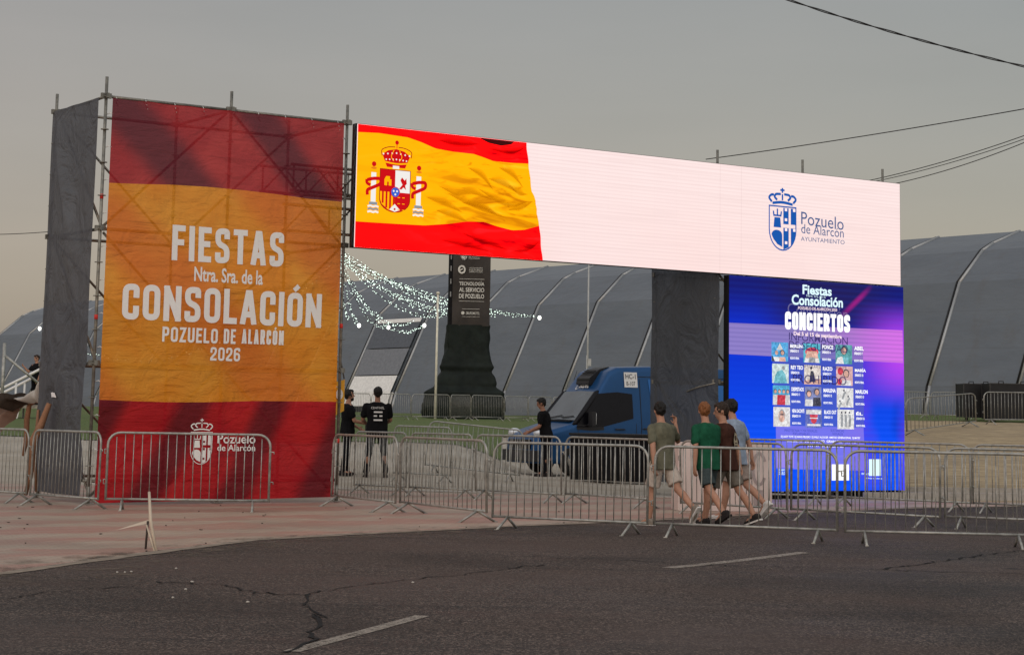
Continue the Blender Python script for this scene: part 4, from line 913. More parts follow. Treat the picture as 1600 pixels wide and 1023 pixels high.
mb = MB(); vs = [loc(tp(K0, a, b)) for a, b in PROF]; mb.add(vs, [tuple(range(len(vs)))]); mb.build('gable', membrane_mat(), tent)
# the bay with a tall window and white skirt
def onskin(k, f):   # f: 0 base .. along the profile to (.36,.69)
    a0 = interp([(0, 0), (.2, .05), (1, .36)], f); b0_ = interp([(0, 0), (.2, .15), (1, .69)], f); p = tp(k, a0, b0_); return loc(p)-nin*.16+Vector((0, 0, .08))
def panel(name, f0, f1, matl, k0=-.93, k1=-.07): mb = MB(); fs = [f0, .2, f1] if f0 < .2 < f1 else [f0, f1]; vs = [v for f in fs for v in (onskin(k0, f), onskin(k1, f))]; mb.add(vs, [(2*i, 2*i+1, 2*i+3, 2*i+2) for i in range(len(fs)-1)]); mb.build(name, matl, tent)
panel('white_skirt', .07, .35, mat('skirt_white', (.62, .62, .60), .6)); panel('window', .36, .62, mat('window_film', (.14, .15, .165), .25)); panel('window', .63, .88, mat('window_film_dark', (.075, .085, .10), .2)); panel('lintel', .885, .925, WHITEPAINT); panel('doorway', .0, .065, BLACK)

# ------------------------------------------------------------------ wrapped information totem
p = at(728, 650, 90); tot = thing('totem', 'tall black wrapped column lettered TECNOLOGÍA AL SERVICIO DE POZUELO', 'totem', (p.x, p.y, zt(p.x, p.y)-.05), R(4)); tot.scale = (90/84,)*3
s84 = 84/3031.
def skirt(a, b):
    z = 4.05*b; w = interp([(0, 1.66), (1.15, 1.60), (1.4, 1.34), (2.0, 1.10), (2.35, .99), (2.8, .91), (4.1, .89)], z); off = interp([(0, -.15), (1, -.1), (2, -.02), (4, 0)], z)
    ang = a*2*math.pi; cx, cy = math.cos(ang), math.sin(ang); k = max(abs(cx), abs(cy)); r = w*(1+.035*math.sin(ang*11+z*2)+.05*noise.noise(Vector((cx*2.5, cy*2.5, z*2.2)))+.03*noise.noise(Vector((cx*6, cy*6, z*4.5+cx*3))))+.05*max(0, math.sin(z*3.1))
    r *= 1+.05*math.exp(-((z-2.28)/.10)**2)+.05*math.exp(-((z-1.2)/.12)**2)-.05*math.exp(-((z-2.05)/.10)**2)-.04*math.exp(-((z-1.42)/.1)**2); return Vector((off+cx/k*r, cy/k*r*.75, z))
mb = MB(); mb.grid(110, 80, skirt); mb.build('cloth_skirt', mat('totem_cloth', (.010, .014, .012), .75, 0, .4, 2, 1, 2.5, spec=.15), tot)
mb = MB(); mb.box((0, 0, 6.7), (1.72, 1.2, 5.4)); mb.build('column', BLACKCLOTH, tot)
TB = mat('totem_banner', (.030, .025, .022), .6, 0, .35, 1.4, 1, 1.6, stretch=(1, 1, .8))
def wrap(a, b): u = -.72+1.62*a; z = 4.0+3.3*b; return Vector((u, -.63-.03*abs(math.sin(z*1.1+abs(u)*1.4))*abs(u)-.02*math.sin(z*3+u*u*4), z))
mb = MB(); mb.grid(24, 40, wrap); mb.build('banner_face', TB, tot, fix=False)
TI = mat('totem_ink', (.55, .54, .50), .7)
def tplace(u, z, d): return Vector((u, -.70-d, z))
F = Flat(tplace)
for s, z in (('TECNOLOGÍA', 5.73), ('AL SERVICIO', 5.45), ('DE POZUELO', 5.18)): F.text(s, -.44, z, .64, z+.19, 0, .02)
for z in (6.0, 5.05): F.rect(-.44, z, .64, z+.014)
F.rect(-.30, 4.72, .46, 4.732); F.disc(-.26, 4.55, .07); F.text('GRUPOMOTEL', -.13, 4.49, .46, 4.60, 0, .01); F.text('www.grupomotel.com', -.30, 4.37, .46, 4.42)
F.line([(-.34+.13*math.cos(a), 6.41+.15*math.sin(a)) for a in [6.2832*k/14 for k in range(14)]], .07, 0, True); F.line([(-.42, 6.38), (-.3, 6.44)], .05); 
for s, z in (('UNIÓN EUROPEA', 6.46), ('POZUELO', 6.37), ('SIEMPRE A TU LADO', 6.29)): F.text(s, -.02, z, .56, z+.06)
town_crest(F, -.40, 6.83, -.12, 7.42, 0, 1, .04); F.text('Pozuelo', -.06, 7.03, .42, 7.15); F.text('de Alarcón', -.06, 6.92, .42, 7.0); F.text('AYUNTAMIENTO', -.06, 6.86, .42, 6.90)
F.build('lettering', [TI, TB], tot)
mb = MB()
for z in (6.95, 6.45, 5.9, 5.35): mb.box((-.80, -.61, z), (.05, .03, .22))
mb.build('side_marks', mat('pale_marks', (.2, .2, .2), .7), tot)

# ------------------------------------------------------------------ flag poles and the festoon of lights
POLE = mat('cream_pole', (.60, .58, .48), .5); PM = mat('steel_pole', (.35, .36, .35), .5)
def pole(label, x, ytop, Y, m, r=.06, n='pole'):
    b = at(x, 650, Y); t = at(x, ytop, Y); z0 = zt(b.x, Y)
    tag(MB().tube([(0, 0, -.1), (0, 0, t.z-z0)], [r, r*.75], 10).ell((0, 0, t.z-z0+.03), (r*1.5, r*1.5, r*1.2), 8, 6).build(n, m), label, 'pole').location = (b.x, Y, z0)
pole('cream flag pole standing left of the black totem', 680, 459, 86, POLE, n='flag_pole')
pole('thin grey pole rising under the long screen behind the van', 917, 400, 92, PM, .05)
mast_t = at(530, 398, 92); mz = zt(mast_t.x, 92)
tag(MB().tube([(0, 0, -.1), (0, 0, mast_t.z-mz+.4)], .09, 10).build('light_mast', PM), 'steel mast behind the banner tower from which the fairy lights fan out', 'mast').location = (mast_t.x, 92, mz)
BULB = emis('fairy_glow', (.80, 1, .86), 2.6); GLOBE = emis('globe_glow', (1, 1, .92), 3.5); WIRE = mat('wire', (.03, .035, .03), .7)
strings = [(843, 495, 112, .5), (826, 494, 108, .55), (800, 491, 112, .4), (775, 493, 104, .6), (752, 489, 110, .45), (738, 487, 116, .3), (727, 492, 102, .8), (716, 485, 112, .6), (708, 489, 118, .4), (663, 507, 110, 1.5), (700, 492, 100, 1.0), (607, 510, 112, 1.0), (645, 500, 104, 1.3), (561, 507, 108, .8), (62, 512, 118, 3.2), (545, 497, 100, .8)]
slab = ['string of fairy lights running farthest right past the totem to a white globe', 'fairy light string of the bundle passing behind the totem', 'fairy light string ending at the white globe nearest the flag pole', 'fairy light string falling to the second white globe right of the banner', 'short fairy light string dropping steeply to the globe right by the banner', 'fairy light string reaching out left of the banner tower to a lone globe', 'short drooping fairy light tail close to the banner edge']
for k, (x, y, Y, sag) in enumerate(strings):
    e = at(x, y, Y); s = mast_t+Vector((0, 0, random.uniform(-.35, .35))); n = min(int(40+(e-s).length*3.4), 110) if k not in (11, 13, 15) else 45
    pts = []
    for i in range(41):
        t_ = i/40; p = s.lerp(e, t_); p.z -= sag*4*t_*(1-t_); pts.append(p-s)
    lab = {0: slab[0], 9: slab[2], 11: slab[3], 13: slab[4], 14: slab[5], 15: slab[6]}.get(k, slab[1])
    r_ = tag(MB().tube(pts, .012, 4).build('string_light', WIRE), lab, 'string light', 'festoon of fairy lights'); r_.location = s
    mb = MB()
    for i in range(n):
        t_ = (i+random.random()*.8)/n; p = s.lerp(e, t_); p.z -= sag*4*t_*(1-t_); q_ = p-s+Vector((random.uniform(-.07, .07), random.uniform(-.07, .07), random.uniform(-.10, .08))); rr = random.uniform(.010, .031)
        mb.add([q_+Vector(d)*rr for d in ((1, 0, 0), (-1, 0, 0), (0, 1, 0), (0, -1, 0), (0, 0, 1), (0, 0, -1))], [(0, 2, 4), (2, 1, 4), (1, 3, 4), (3, 0, 4), (2, 0, 5), (1, 2, 5), (3, 1, 5), (0, 3, 5)])
    o = mb.build('fairy_lights', BULB, r_, fix=False); o['kind'] = 'stuff'
    if k in (0, 9, 11, 13, 14): MB().ell(e-s-Vector((0, 0, .05)), (.10, .10, .12), 10, 8).build('globe', GLOBE, r_)

# ------------------------------------------------------------------ blue high-roof van
VBLUE = mat('van_blue', (.010, .058, .16), .28, .25, .05, 3); VGLASS = mat('van_glass', (.05, .065, .075), .08, 0, .3, 2, spec=.8); VDARK = mat('van_dark_glass', (.004, .004, .006), .25, spec=.15)
VLIGHT = mat('headlamp', (.55, .58, .6), .15, .3); VTRIM = mat('van_trim', (.02, .02, .022), .5)
van_h = R(180+25)   # forward axis is local +x
vp = at(900, 662, 46.2); f_ = Vector((math.cos(van_h), math.sin(van_h), 0)); l_ = Vector((-f_.y, f_.x, 0))   # left of the van (towards the viewer)
vo = vp+f_*.98-l_*.95; van = thing('van', 'blue high roof delivery van facing left, parked behind the barriers', 'van', (vo.x, vo.y, .02), van_h)
def vtop(d): return interp([(0, .80), (.06, .94), (.25, 1.03), (.90, 1.22), (.98, 1.26), (1.56, 1.98), (1.64, 2.05), (1.92, 2.46), (2.15, 2.57), (3.2, 2.62), (5.8, 2.60), (5.9, 2.5)], d)
def vhalf(z, d):
    w = interp([(.25, .95), (.5, .99), (1.2, 1.0), (1.5, .965), (2.1, .88), (2.63, .80)], z); return w*interp([(0, .80), (.12, .88), (.4, .95), (.9, .99), (1.2, 1), (5.7, 1), (5.9, .97)], d)
ds = [0, .03, .08, .16, .3, .5, .7, .90, .98, 1.1, 1.3, 1.45, 1.56, 1.64, 1.75, 1.84, 1.92, 2.03, 2.15, 2.3, 2.5, 2.8, 3.2, 3.8, 4.4, 5, 5.5, 5.8, 5.9]
mb = MB(); mb.smooth = True; ring = []
for d in ds:
    zt_ = vtop(d); r = []; zb = .28; cr2 = min(.13, (zt_-zb)*.3)
    zs = [zb, zb+.12, min(.75, zt_*.6), min(1.2, zt_*.8), zt_-cr2*2.2, zt_-cr2]
    zs = sorted(zs)
    for z in zs: r.append((vhalf(z, d), z))
    w0 = vhalf(zt_-cr2, d)
    for a in (25, 50, 75): r.append((w0-cr2*(1-math.cos(R(a))), zt_-cr2+cr2*math.sin(R(a))))
    r.append((w0-cr2*1.6, zt_)); crown = .02
    full = [(-d, w, z) for w, z in r]+[(-d, 0, zt_+crown)]+[(-d, -w, z) for w, z in reversed(r)]; ring.append(full)
n = len(ring[0]); mb.add([p for r in ring for p in r], [(i*n+k, i*n+k+1, (i+1)*n+k+1, (i+1)*n+k) for i in range(len(ring)-1) for k in range(n-1)]+[(i*n+n-1, i*n, (i+1)*n, (i+1)*n+n-1) for i in range(len(ring)-1)]+[tuple(range(n)), tuple((len(ring)-1)*n+k for k in range(n))])
body = mb.build('body', VBLUE, van)
def vsurf(d, s): z = vtop(d); return Vector((-d, s, z+.02*(1-abs(s))+.012))
mb = MB(); mb.grid(10, 8, lambda a, b: (lambda d: vsurf(d, (-1+2*a)*(.88-.10*b))+Vector((.01, 0, 0)))(1.0+.55*b)); mb.build('windscreen', VGLASS, van)
def vside(d, z, s=1, off=.008): return Vector((-d, s*(vhalf(z, d)+off), z))
def sidepoly(name, pts, matl, off=.008, parent=van, sub=8):
    for s in (1, -1):
        mb = MB(); top, bot = pts
        def fn(a, b):
            i = a*(len(top)-1); k = min(int(i), len(top)-2); f = i-k; t0 = Vector(top[k]).lerp(Vector(top[k+1]), f); b0 = Vector(bot[k]).lerp(Vector(bot[k+1]), f); q = b0.lerp(t0, b); return vside(q.x, q.y, s, off)
        mb.grid(12, 8, fn); mb.build(name, matl, parent)
sidepoly('side_window', ([(1.53, 1.93), (2.1, 1.98), (2.5, 1.94)], [(.96, 1.13), (1.7, 1.16), (2.5, 1.36)]), VDARK)
sidepoly('door_trim', ([(.98, 1.20), (1.4, 1.20), (1.7, 1.19)], [(.98, 1.08), (1.4, 1.06), (1.7, 1.08)]), VTRIM, .006)
for s in (1, -1):
    MB().tube([(-d-.005, s*(vhalf(vtop(d)-.1, d)-.065), vtop(d)-.035) for d in (.90, .98, 1.2, 1.4, 1.56, 1.62)], [.03, .075, .08, .08, .07, .03], 8).build('pillar_trim', VDARK, van)
sidepoly('side_panel', ([(2.95, 2.30), (4.1, 2.32), (5.3, 2.30)], [(3.05, 1.38), (4.1, 1.28), (5.3, 1.36)]), mat('van_panel', (.020, .11, .32), .22, .25, .05, 3), .010)
sidepoly('body_moulding', ([(1.05, .62), (3, .62), (5.7, .62)], [(1.05, .52), (3, .52), (5.7, .52)]), VTRIM, .012)
mb = MB()
for s in (1, -1):
    for d in (1.02, 2.58): mb.tube([vside(d, z, s, .002) for z in (.55, .9, 1.2, 1.24)], .006, 5)
    mb.tube([vside(d, 2.36, s, .004) for d in (2.4, 3.2, 4.2, 5.6)], .008, 5)
    for d0, d1, z in ((2.0, 2.25, 1.10), (2.75, 2.95, 1.12)): mb.tube([vside(d0, z, s, .03), vside(d1, z, s, .03)], .018, 6)
    mb.tube([vside(2.72, z, s, .004) for z in (.55, 1.2, 1.9, 2.3)], .008, 5); mb.tube([vside(5.3, z, s, .004) for z in (.55, 1.2, 1.9, 2.3)], .008, 5)
mb.build('door_seam', VTRIM, van)
mb = MB()
for y0, y1 in ((-.5, .1), (.15, .7)): mb.tube([vsurf(1.02, y0)+Vector((.02, 0, .02)), vsurf(1.06, y1)+Vector((.02, 0, .02))], .012, 5)
mb.box(vsurf(.97, 0)+Vector((.01, 0, .0)), (.10, 1.5, .03)); mb.build('wiper', BLACK, van)
mb = MB()
for y_ in (-.42, .42): mb.ell((-1.75, y_, 1.32), (.10, .24, .34), 12, 8).ell((-1.75, y_, 1.72), (.07, .13, .11), 10, 8)
mb.build('seat', BLACK, van)
for s in (1, -1):
    mb = MB(); c = vside(1.30, 1.34, s, .18); mb.box(c, (.10, .20, .34)); mb.tube([vside(1.28, 1.2, s, 0), c-Vector((0, 0, .16))], .03, 6); mr_ = mb.build('wing_mirror', VTRIM, van)
    MB().tube([c+Vector((-.055, s*.08, -.13)), c+Vector((-.055, s*.08, .13))], .014, 6).build('mirror_edge', WHITEPAINT, mr_)
    MB().ell((-.16, s*.70, .98), (.16, .16, .11), 12, 8).build('headlight', VLIGHT, van)
mb = MB(); mb.box((.01, 0, .72), (.08, 1.1, .22)); mb.build('grille', BLACK, van)
mb = MB(); mb.box((.0, 0, .45), (.16, 1.72, .26)); mb.build('bumper', VTRIM, van)
mb = MB(); mb.prism([(-2.1, 2.50), (-1.72, 2.16), (-1.60, 2.22), (-1.63, 2.36), (-1.9, 2.58), (-2.15, 2.64), (-2.3, 2.56)], 'y', -.30, .36, lambda v: v-Vector((0, 0, .05))); cu = mb.build('roof_cooler', BLACK, van)
mb = MB()
for k in range(5): mb.box((-1.62-.05*k, .02, 2.27+.055*k), (.03, .6, .012))
mb.build('grille_slats', VTRIM, cu)
for d in (.95, 4.6):
    for s in (1, -1):
        c = Vector((-d, s*.86, .36)); rotm = Matrix.Rotation(R(90), 3, 'X')
        w = MB().lathe([(.2, -.11), (.34, -.11), (.36, -.06), (.36, .06), (.34, .11), (.2, .11)], 24, c, rotm).build('wheel', RUBBER, van)
        MB().lathe([(.0, -.09), (.2, -.10), (.2, .10), (.0, .09)], 18, c, rotm).build('rim', GALV, w)
def vplace(u, z, d): return vside(u, z, 1, .012+d)
F = Flat(vplace); F.rect(2.30, 2.10, 2.66, 2.46, 0); F.text('HC-1', 2.34, 2.30, 2.62, 2.42, 1, .02); F.text('B-107', 2.36, 2.14, 2.60, 2.24, 1, .01); F.build('placard', [WHITEPAINT, mat('placard_ink', (.05, .05, .05), .6)], van)
def vfront(u, w, d): dd_ = 1.74-w; return Vector((-dd_+.015, u, vtop(dd_)+.02*(1-abs(u))+.012+d))
F = Flat(vfront); F.text('Carrier', -.35, .02, .30, .15, 0, .02); F.build('lettering', WHITEPAINT, van)
mb = MB(); mb.tube([vside(1.78, 2.1, -1, 0), vside(1.9, 2.5, -1, .02)], .008, 5); mb.build('aerial', BLACK, van)
# small lamp post head behind the van
p = at(921, 566, 70); tag(MB().box((0, 0, 0), (.12, .12, .26)).tube([(-.1, 0, .25), (-.1, 0, -.25-p.z+zt(p.x, 70)+.3)], .02, 6).build('lamp_post', PM), 'small grey box on a thin post behind the van roof', 'post').location = p

# ------------------------------------------------------------------ table, block, cases, small things
p = flat(890, 752); q_ = flat(1004, 757)
tb = thing('draped_table', 'long low table draped in black behind the second barrier row', 'table', p, math.atan2(q_.y-p.y, q_.x-p.x)); L = (q_-p).length
mb = MB(); mb.box((L/2, .35, 1.03), (L, .8, .05)); mb.build('tabletop', BLACK, tb)
def drape(a, b):
    per = a*(2*L+1.6); pts = [(0, 0), (L, 0), (L, .7), (0, .7), (0, 0)]; ds_ = [0, L, L+.7, 2*L+.7, 2*L+1.4]; per = a*ds_[-1]
    for k in range(4):
        if per <= ds_[k+1]: f = (per-ds_[k])/(ds_[k+1]-ds_[k]); x, y = pts[k][0]+(pts[k+1][0]-pts[k][0])*f, pts[k][1]+(pts[k+1][1]-pts[k][1])*f; break
    k = (1-b)*.04*math.sin(per*9); return Vector((x+(k if x in (0, L) else 0), y-k, .05+.95*b))
mb = MB(); mb.grid(120, 6, drape); mb.build('cloth', BLACKCLOTH, tb)
CONC = mat('pale_block', (.56, .46, .42), .85, 0, .12, 2.2, .3, 20, stretch=(1, 1, .4))
p = flat(1062, 801); q_ = flat(1213, 803); p += Vector((.02, .55, 0)); q_ += Vector((.02, .55, 0)); L = (q_-p).length
bl = thing('ballast_block', 'pale pinkish concrete ballast blocks with grey numerals behind the four walkers', 'block', p, math.atan2(q_.y-p.y, q_.x-p.x))
mb = MB()
for k in range(4): mb.box((L/4*(k+.5), .3, .53), (L/4-.012, .55, 1.04))
mb.build('block_body', CONC, bl)
F = Flat(lambda u, z, d: Vector((u, .022-d, z)), .002)
F.line([(L*.70+.10*math.cos(a), .66+.24*math.sin(a)) for a in [6.2832*k/16 for k in range(16)]], .045, 0, True); F.line([(L*.86+.10*math.cos(a), .66+.24*math.sin(a)) for a in [.5+5.2*k/16 for k in range(17)]], .045, 0); F.rect(L*.80, .10, L*.90, .34)
F.build('numerals', mat('grey_stencil', (.33, .27, .26), .9), bl)
CASE = mat('flight_case', (.012, .012, .013), .5)
for lab, x, Y, w, h in (('left tall black flight case with handles behind the bank barrier', 1523, 74, 1.15, 1.25), ('right wide black flight case behind the crest barrier', 1575, 73, 1.7, 1.3), ('small black flight case lying low between the two larger cases', 1548, 75.5, .8, .9)):
    p = at(x, 650, Y); t_ = thing('flight_case', lab, 'flight case', onground(p.x, Y)+Vector((0, 0, .02)), R(8), 'black flight cases on the lawn')
    mb = MB(); mb.box((0, 0, .12+h/2), (w, .8, h)); mb.build('case_body', CASE, t_)
    mb = MB()
    for sx_ in (-1, 1):
        for sy_ in (-1, 1): mb.box((sx_*w/2, sy_*.4, .12+h/2), (.03, .03, h+.02))
    for z in (.12, .12+h): mb.box((0, -.4, z), (w+.03, .03, .03))
    mb.build('edge_trim', mat('case_edge', (.06, .06, .06), .4, .6), t_)
    for sx_ in (-1, 1): MB().tube([(sx_*w*.25-.09, -.42, .12+h+.0), (sx_*w*.25-.09, -.42, .12+h+.08), (sx_*w*.25+.09, -.42, .12+h+.08), (sx_*w*.25+.09, -.42, .12+h)], .02, 6).build('handle', CASE, t_)
    for sx_ in (-1, 1): MB().lathe([(.0, -.03), (.06, -.03), (.06, .03), (.0, .03)], 12, (sx_*w*.4, -.35, .06), Matrix.Rotation(R(90), 3, 'X')).build('castor', RUBBER, t_)
# small yellow pennant hanging at the banner tower leg
yb = gate_root('pennant', 'small yellow pennant with dark emblem hanging behind the right leg of the banner tower', 'pennant')
YM = mat('pennant_yellow', (.62, .36, .04), .7); 
mb = MB(); mb.grid(5, 8, lambda a, b: Vector((4.17+.19*a, .25+.03*math.sin(a*4), 1.38+.5*b+.06*a-.06*(1-b)*(1-a)))); mb.build('cloth', YM, yb, fix=False)
F = Flat(lambda u, z, d: Vector((u, .235-d, z))); F.disc(4.27, 1.70, .065, 0, .085); F.poly([(4.24, 1.66), (4.28, 1.65), (4.30, 1.71), (4.265, 1.745)], 1); F.build('emblem', [WHITEPAINT, BLACK], yb)
mb = MB(); mb.tube([(4.16, .25, 1.85), (4.2, .25, 2.15), (4.14, .2, 2.25)], .012, 5); mb.tube([(4.36, .25, 1.95), (4.3, .25, 2.2), (4.14, .2, 2.25)], .012, 5); mb.build('hanger', GALV_OLD, yb)

# overhead cables
def cable(label, a, b, sag, r=.012, twist=0):
    a, b = Vector(a), Vector(b); mb = MB()
    for s in ((-1, 1) if twist else (0,)):
        pts = []
        for i in range(181):
            t_ = i/180; p = a.lerp(b, t_); p.z -= sag*4*t_*(1-t_); p.z += s*twist*math.sin(t_*42); p.y += s*twist*math.cos(t_*42); pts.append(p-a)
        mb.tube(pts, r, 6)
    o = tag(mb.build('overhead_cable', mat('cable_black', (.02, .02, .02), .6)), label, 'cable', 'overhead cables'); o.location = a
cable('twisted pair of sagging cables crossing the top right corner of the sky', at(1100, -46, 21), at(1800, 145, 21), .12, .0065, .008)
cable('lowest of the cables from the screen corner to the upper right', (G0 := GO+Matrix.Rotation(GY, 3, 'Z') @ Vector((16.0, -.5, 6.0))), at(1700, 178, 34), .12, .008)
cable('upper cable from above the white screen to the right edge', at(1103, 249, 37), at(1760, 141, 30), .05, .009)
cable('middle cable from the tower top behind the white screen to the right edge', at(1340, 286, 39), at(1720, 166, 34), .12, .008)
cable('second middle cable hugging its neighbour right of the white screen', at(1345, 288, 39), at(1720, 171, 34), .13, .007)
cable('thin wire running left from the banner tower', at(-60, 366, 31), at(78, 362, 31), .02, .006)

# ------------------------------------------------------------------ left edge: steps with a man, loose tarpaulin and cloths
p0 = at(48, 630, 70); zg = zt(p0.x, 70)
stp = thing('metal_steps', 'white railed metal steps and landing behind the banner tower, a man standing on it', 'steps', (p0.x, 70, zg))
pz = 1.45-zg
mb = MB(); mb.box((.4, 0, pz-.06), (2.2, 1.2, .12)); mb.build('landing', GALV_OLD, stp)
mb = MB()
for k in range(6): mb.box((-.85-.28*k, 0, pz-.2-.18*k), (.28, 1.1, .04))
mb.build('treads', GALV_OLD, stp)
for s in (-.62, .62):
    mb = MB(); mb.tube([(1.5, s, pz+1.05), (.6, s, pz+1.35), (-.9, s, pz+.55), (-2.6, s, pz-.35)], .055, 8)
    for x, z in ((1.4, 1.05), (.6, 1.35), (-.4, .8), (-1.4, .25)): mb.tube([(x, s, pz+z), (x, s, 0)], .04, 8)
    mb.build('handrail', WHITEPAINT, stp)
mb = MB(); mb.add([(-2.6, -.64, pz-.9), (-.9, -.64, pz+.0), (-.2, -.64, pz-.05), (-.4, -.64, pz-1.), (-1.8, -.64, pz-1.1)], [(0, 1, 2, 3, 4)]); mb.build('side_panel', WHITEPAINT, stp)
# grey frame posts at the very edge
tag(MB().tube([(0, 0, -.1), (0, 0, 2.6)], .06, 8).tube([(0, 0, 2.2), (1.3, 0, 1.2)], .045, 8).build('frame_post', GALV), 'grey post with diagonal brace at the left edge, beside the steps', 'post').location = onground(at(2, 640, 66).x, 66)
# loose white-backed flap torn from the grey sheet
flap = gate_root('tarpaulin', 'loose torn tarpaulin flap, pale underside, hanging left of the grey sheet', 'tarpaulin')
inv = (Matrix.Translation(GO) @ Matrix.Rotation(GY, 4, 'Z')).inverted()
def strip_between(tops, bots, Y, nu=24, nv=6, puff=.12):
    T0 = [inv @ at(x, y, Y) for x, y in tops]; B0 = [inv @ at(x, y, Y) for x, y in bots]
    def pick(L, a): i = a*(len(L)-1); k = min(int(i), len(L)-2); return L[k].lerp(L[k+1], i-k)
    return lambda a, b: pick(B0, a).lerp(pick(T0, a), b)+Vector((-puff*math.sin(math.pi*b)-.03*math.sin(a*15+b*4), 0, .012*math.sin(a*21)))
PT = mat('pale_tarp', (.34, .32, .29), .7, 0, .25, 2, .6, 6)
mb = MB(); mb.grid(24, 8, strip_between([(86, 568), (74, 583), (64, 603), (48, 616), (30, 622)], [(82, 592), (77, 612), (66, 628), (50, 630), (30, 625)], 31)); mb.build('flap', PT, flap, fix=False)
mb = MB(); mb.grid(10, 12, strip_between([(82, 574), (86, 572), (90, 575)], [(62, 700), (80, 690), (92, 640)], 30.9)); mb.build('hanging_fold', mat('grey_tarp', (.16, .155, .15), .8, 0, .3, 3, .7, 6), flap, fix=False)
mb = MB(); mb.grid(20, 8, strip_between([(-30, 612), (-5, 614), (20, 616), (40, 614), (52, 620)], [(-30, 640), (-5, 636), (22, 642), (40, 632), (52, 624)], 31.2, puff=.3)); mb.build('black_fold', mat('dark_tarp', (.035, .026, .020), .9, 0, .5, 3, .9, 5, spec=.08), flap, fix=False)
mb = MB(); mb.grid(20, 10, strip_between([(-30, 640), (0, 637), (22, 640), (38, 634)], [(-30, 690), (0, 675), (16, 660), (36, 640)], 31.3, puff=.2)); mb.build('grey_fold', mat('pinkish_tarp', (.20, .13, .10), .8, 0, .3, 3, .7, 6), flap, fix=False)
BROWN = mat('brown_cloth', (.20, .10, .055), .8, 0, .35, 3, .8, 8)
def strip(label, pts, w):
    g = [at(x, y, Y) for x, y, Y in pts]; o = g[0]
    mb = MB(); mb.tube([p-o for p in g], [k*1. for k in w], 10); tag(mb.build('cloth_strip', BROWN), label, 'cloth', 'brown cloth strips by the grey sheet').location = o
strip('thick brown twisted cloth strip hanging off the torn tarpaulin to the ground', [(77, 630, 29.5), (72, 643, 29.5), (64, 664, 29.5), (52, 688, 29.4), (49, 715, 29.4), (47, 745, 29.5), (40, 772, 29.6)], [.04, .045, .055, .06, .05, .04, .03])
strip('short dark brown cloth strip under the torn tarpaulin', [(76, 624, 31.3), (60, 624, 31.3), (46, 632, 31.3), (42, 655, 31.3), (41, 690, 31.2), (36, 712, 31.2)], [.03, .035, .04, .045, .04, .02])
strip('thin brown stick like strip leaning behind the others', [(60, 640, 30.4), (57, 680, 30.3), (54, 720, 30.3), (57, 768, 30.2)], [.022, .03, .03, .02])
# broken thin stand in front of the banner barrier
p = flat(240, 862); st = thing('broken_stand', 'thin pale broken stand leaning in front of the banner barrier', 'stand', p)
s_ = (p.y)/3031.
PALE = mat('pale_wood', (.46, .38, .29), .8)
mb = MB(); mb.tube([(.03, -.02, 0), (-.06, .10, .30), (-.12, .28, .58)], [.016, .018, .014], 7); mb.build('leg', PALE, st); mb = MB(); mb.tube([(.02, -.05, .0), (-.10, .1, .26)], .009, 6); mb.build('leg', PALE, st)
mb = MB(); mb.tube([(-.10, .10, .02), (-.09, .11, .30)], .012, 6); mb.build('leg', mat('dark_wood', (.05, .04, .035), .8), st)
mb = MB(); mb.grid(8, 3, lambda a, b: Vector((-.42+.34*a, .12+.05*b, .20+.08*a+.035*b*a))); mb.build('cross_slat', PALE, st)
for k, (x, y) in enumerate(((210, 793), (219, 801))): 
    pass

# ------------------------------------------------------------------ people
SKIN = mat('skin', (.36, .19, .125), .55, 0, .12, 9); SKIN2 = mat('skin_tan', (.25, .125, .08), .55, 0, .12, 9)
HAIRB = mat('hair_black', (.008, .007, .006), .65, 0, .4, 60); HAIRR = mat('hair_auburn', (.17, .065, .022), .65, 0, .5, 60); HAIRD = mat('hair_brown', (.022, .013, .008), .65, 0, .4, 60)
def fabric(n, c): return mat(n, c, .9, 0, .25, 6, .8, 12, spec=.06)
def remeshed(mb, name, matl, parent, vox, disp=0., dscale=7., smooth_it=4):
    o = mb.build(name, matl, None)
    m1 = o.modifiers.new('r', 'REMESH'); m1.mode = 'VOXEL'; m1.voxel_size = vox; m1.use_smooth_shade = True
    m2 = o.modifiers.new('s', 'SMOOTH'); m2.factor = .5; m2.iterations = smooth_it
    dg = bpy.context.evaluated_depsgraph_get(); me = bpy.data.meshes.new_from_object(o.evaluated_get(dg)); o.modifiers.clear(); old = o.data; o.data = me; bpy.data.meshes.remove(old)
    if not me.materials: me.materials.append(matl)
    if disp:
        for v in me.vertices:
            c = v.co; v.co = c+v.normal*disp*(noise.noise(Vector((c.x*dscale, c.y*dscale, c.z*dscale*.55)))+.5*noise.noise(Vector((c.x*dscale*2.3, c.y*dscale*2.3, c.z*dscale*1.6+c.x*9))))
    me.polygons.foreach_set('use_smooth', [True]*len(me.polygons)); o.parent = parent; return o
def limb(mb, a, b, ra, rb, n=12):
    a, b = Vector(a), Vector(b); d = b-a; t = d.normalized() if d.length else Vector((0, 0, 1)); pts = []; rs = []
    for k in (0, .3, .7): ang = math.pi/2*(1-k); pts.append(a-t*ra*math.sin(ang)); rs.append(max(.001, ra*math.cos(ang)))
    pts.append(a); rs.append(ra); pts.append(b); rs.append(rb)
    for k in (.7, .3, 0): ang = math.pi/2*(1-k); pts.append(b+t*rb*math.sin(ang)); rs.append(max(.001, rb*math.cos(ang)))
    mb.tube(pts, rs, n)
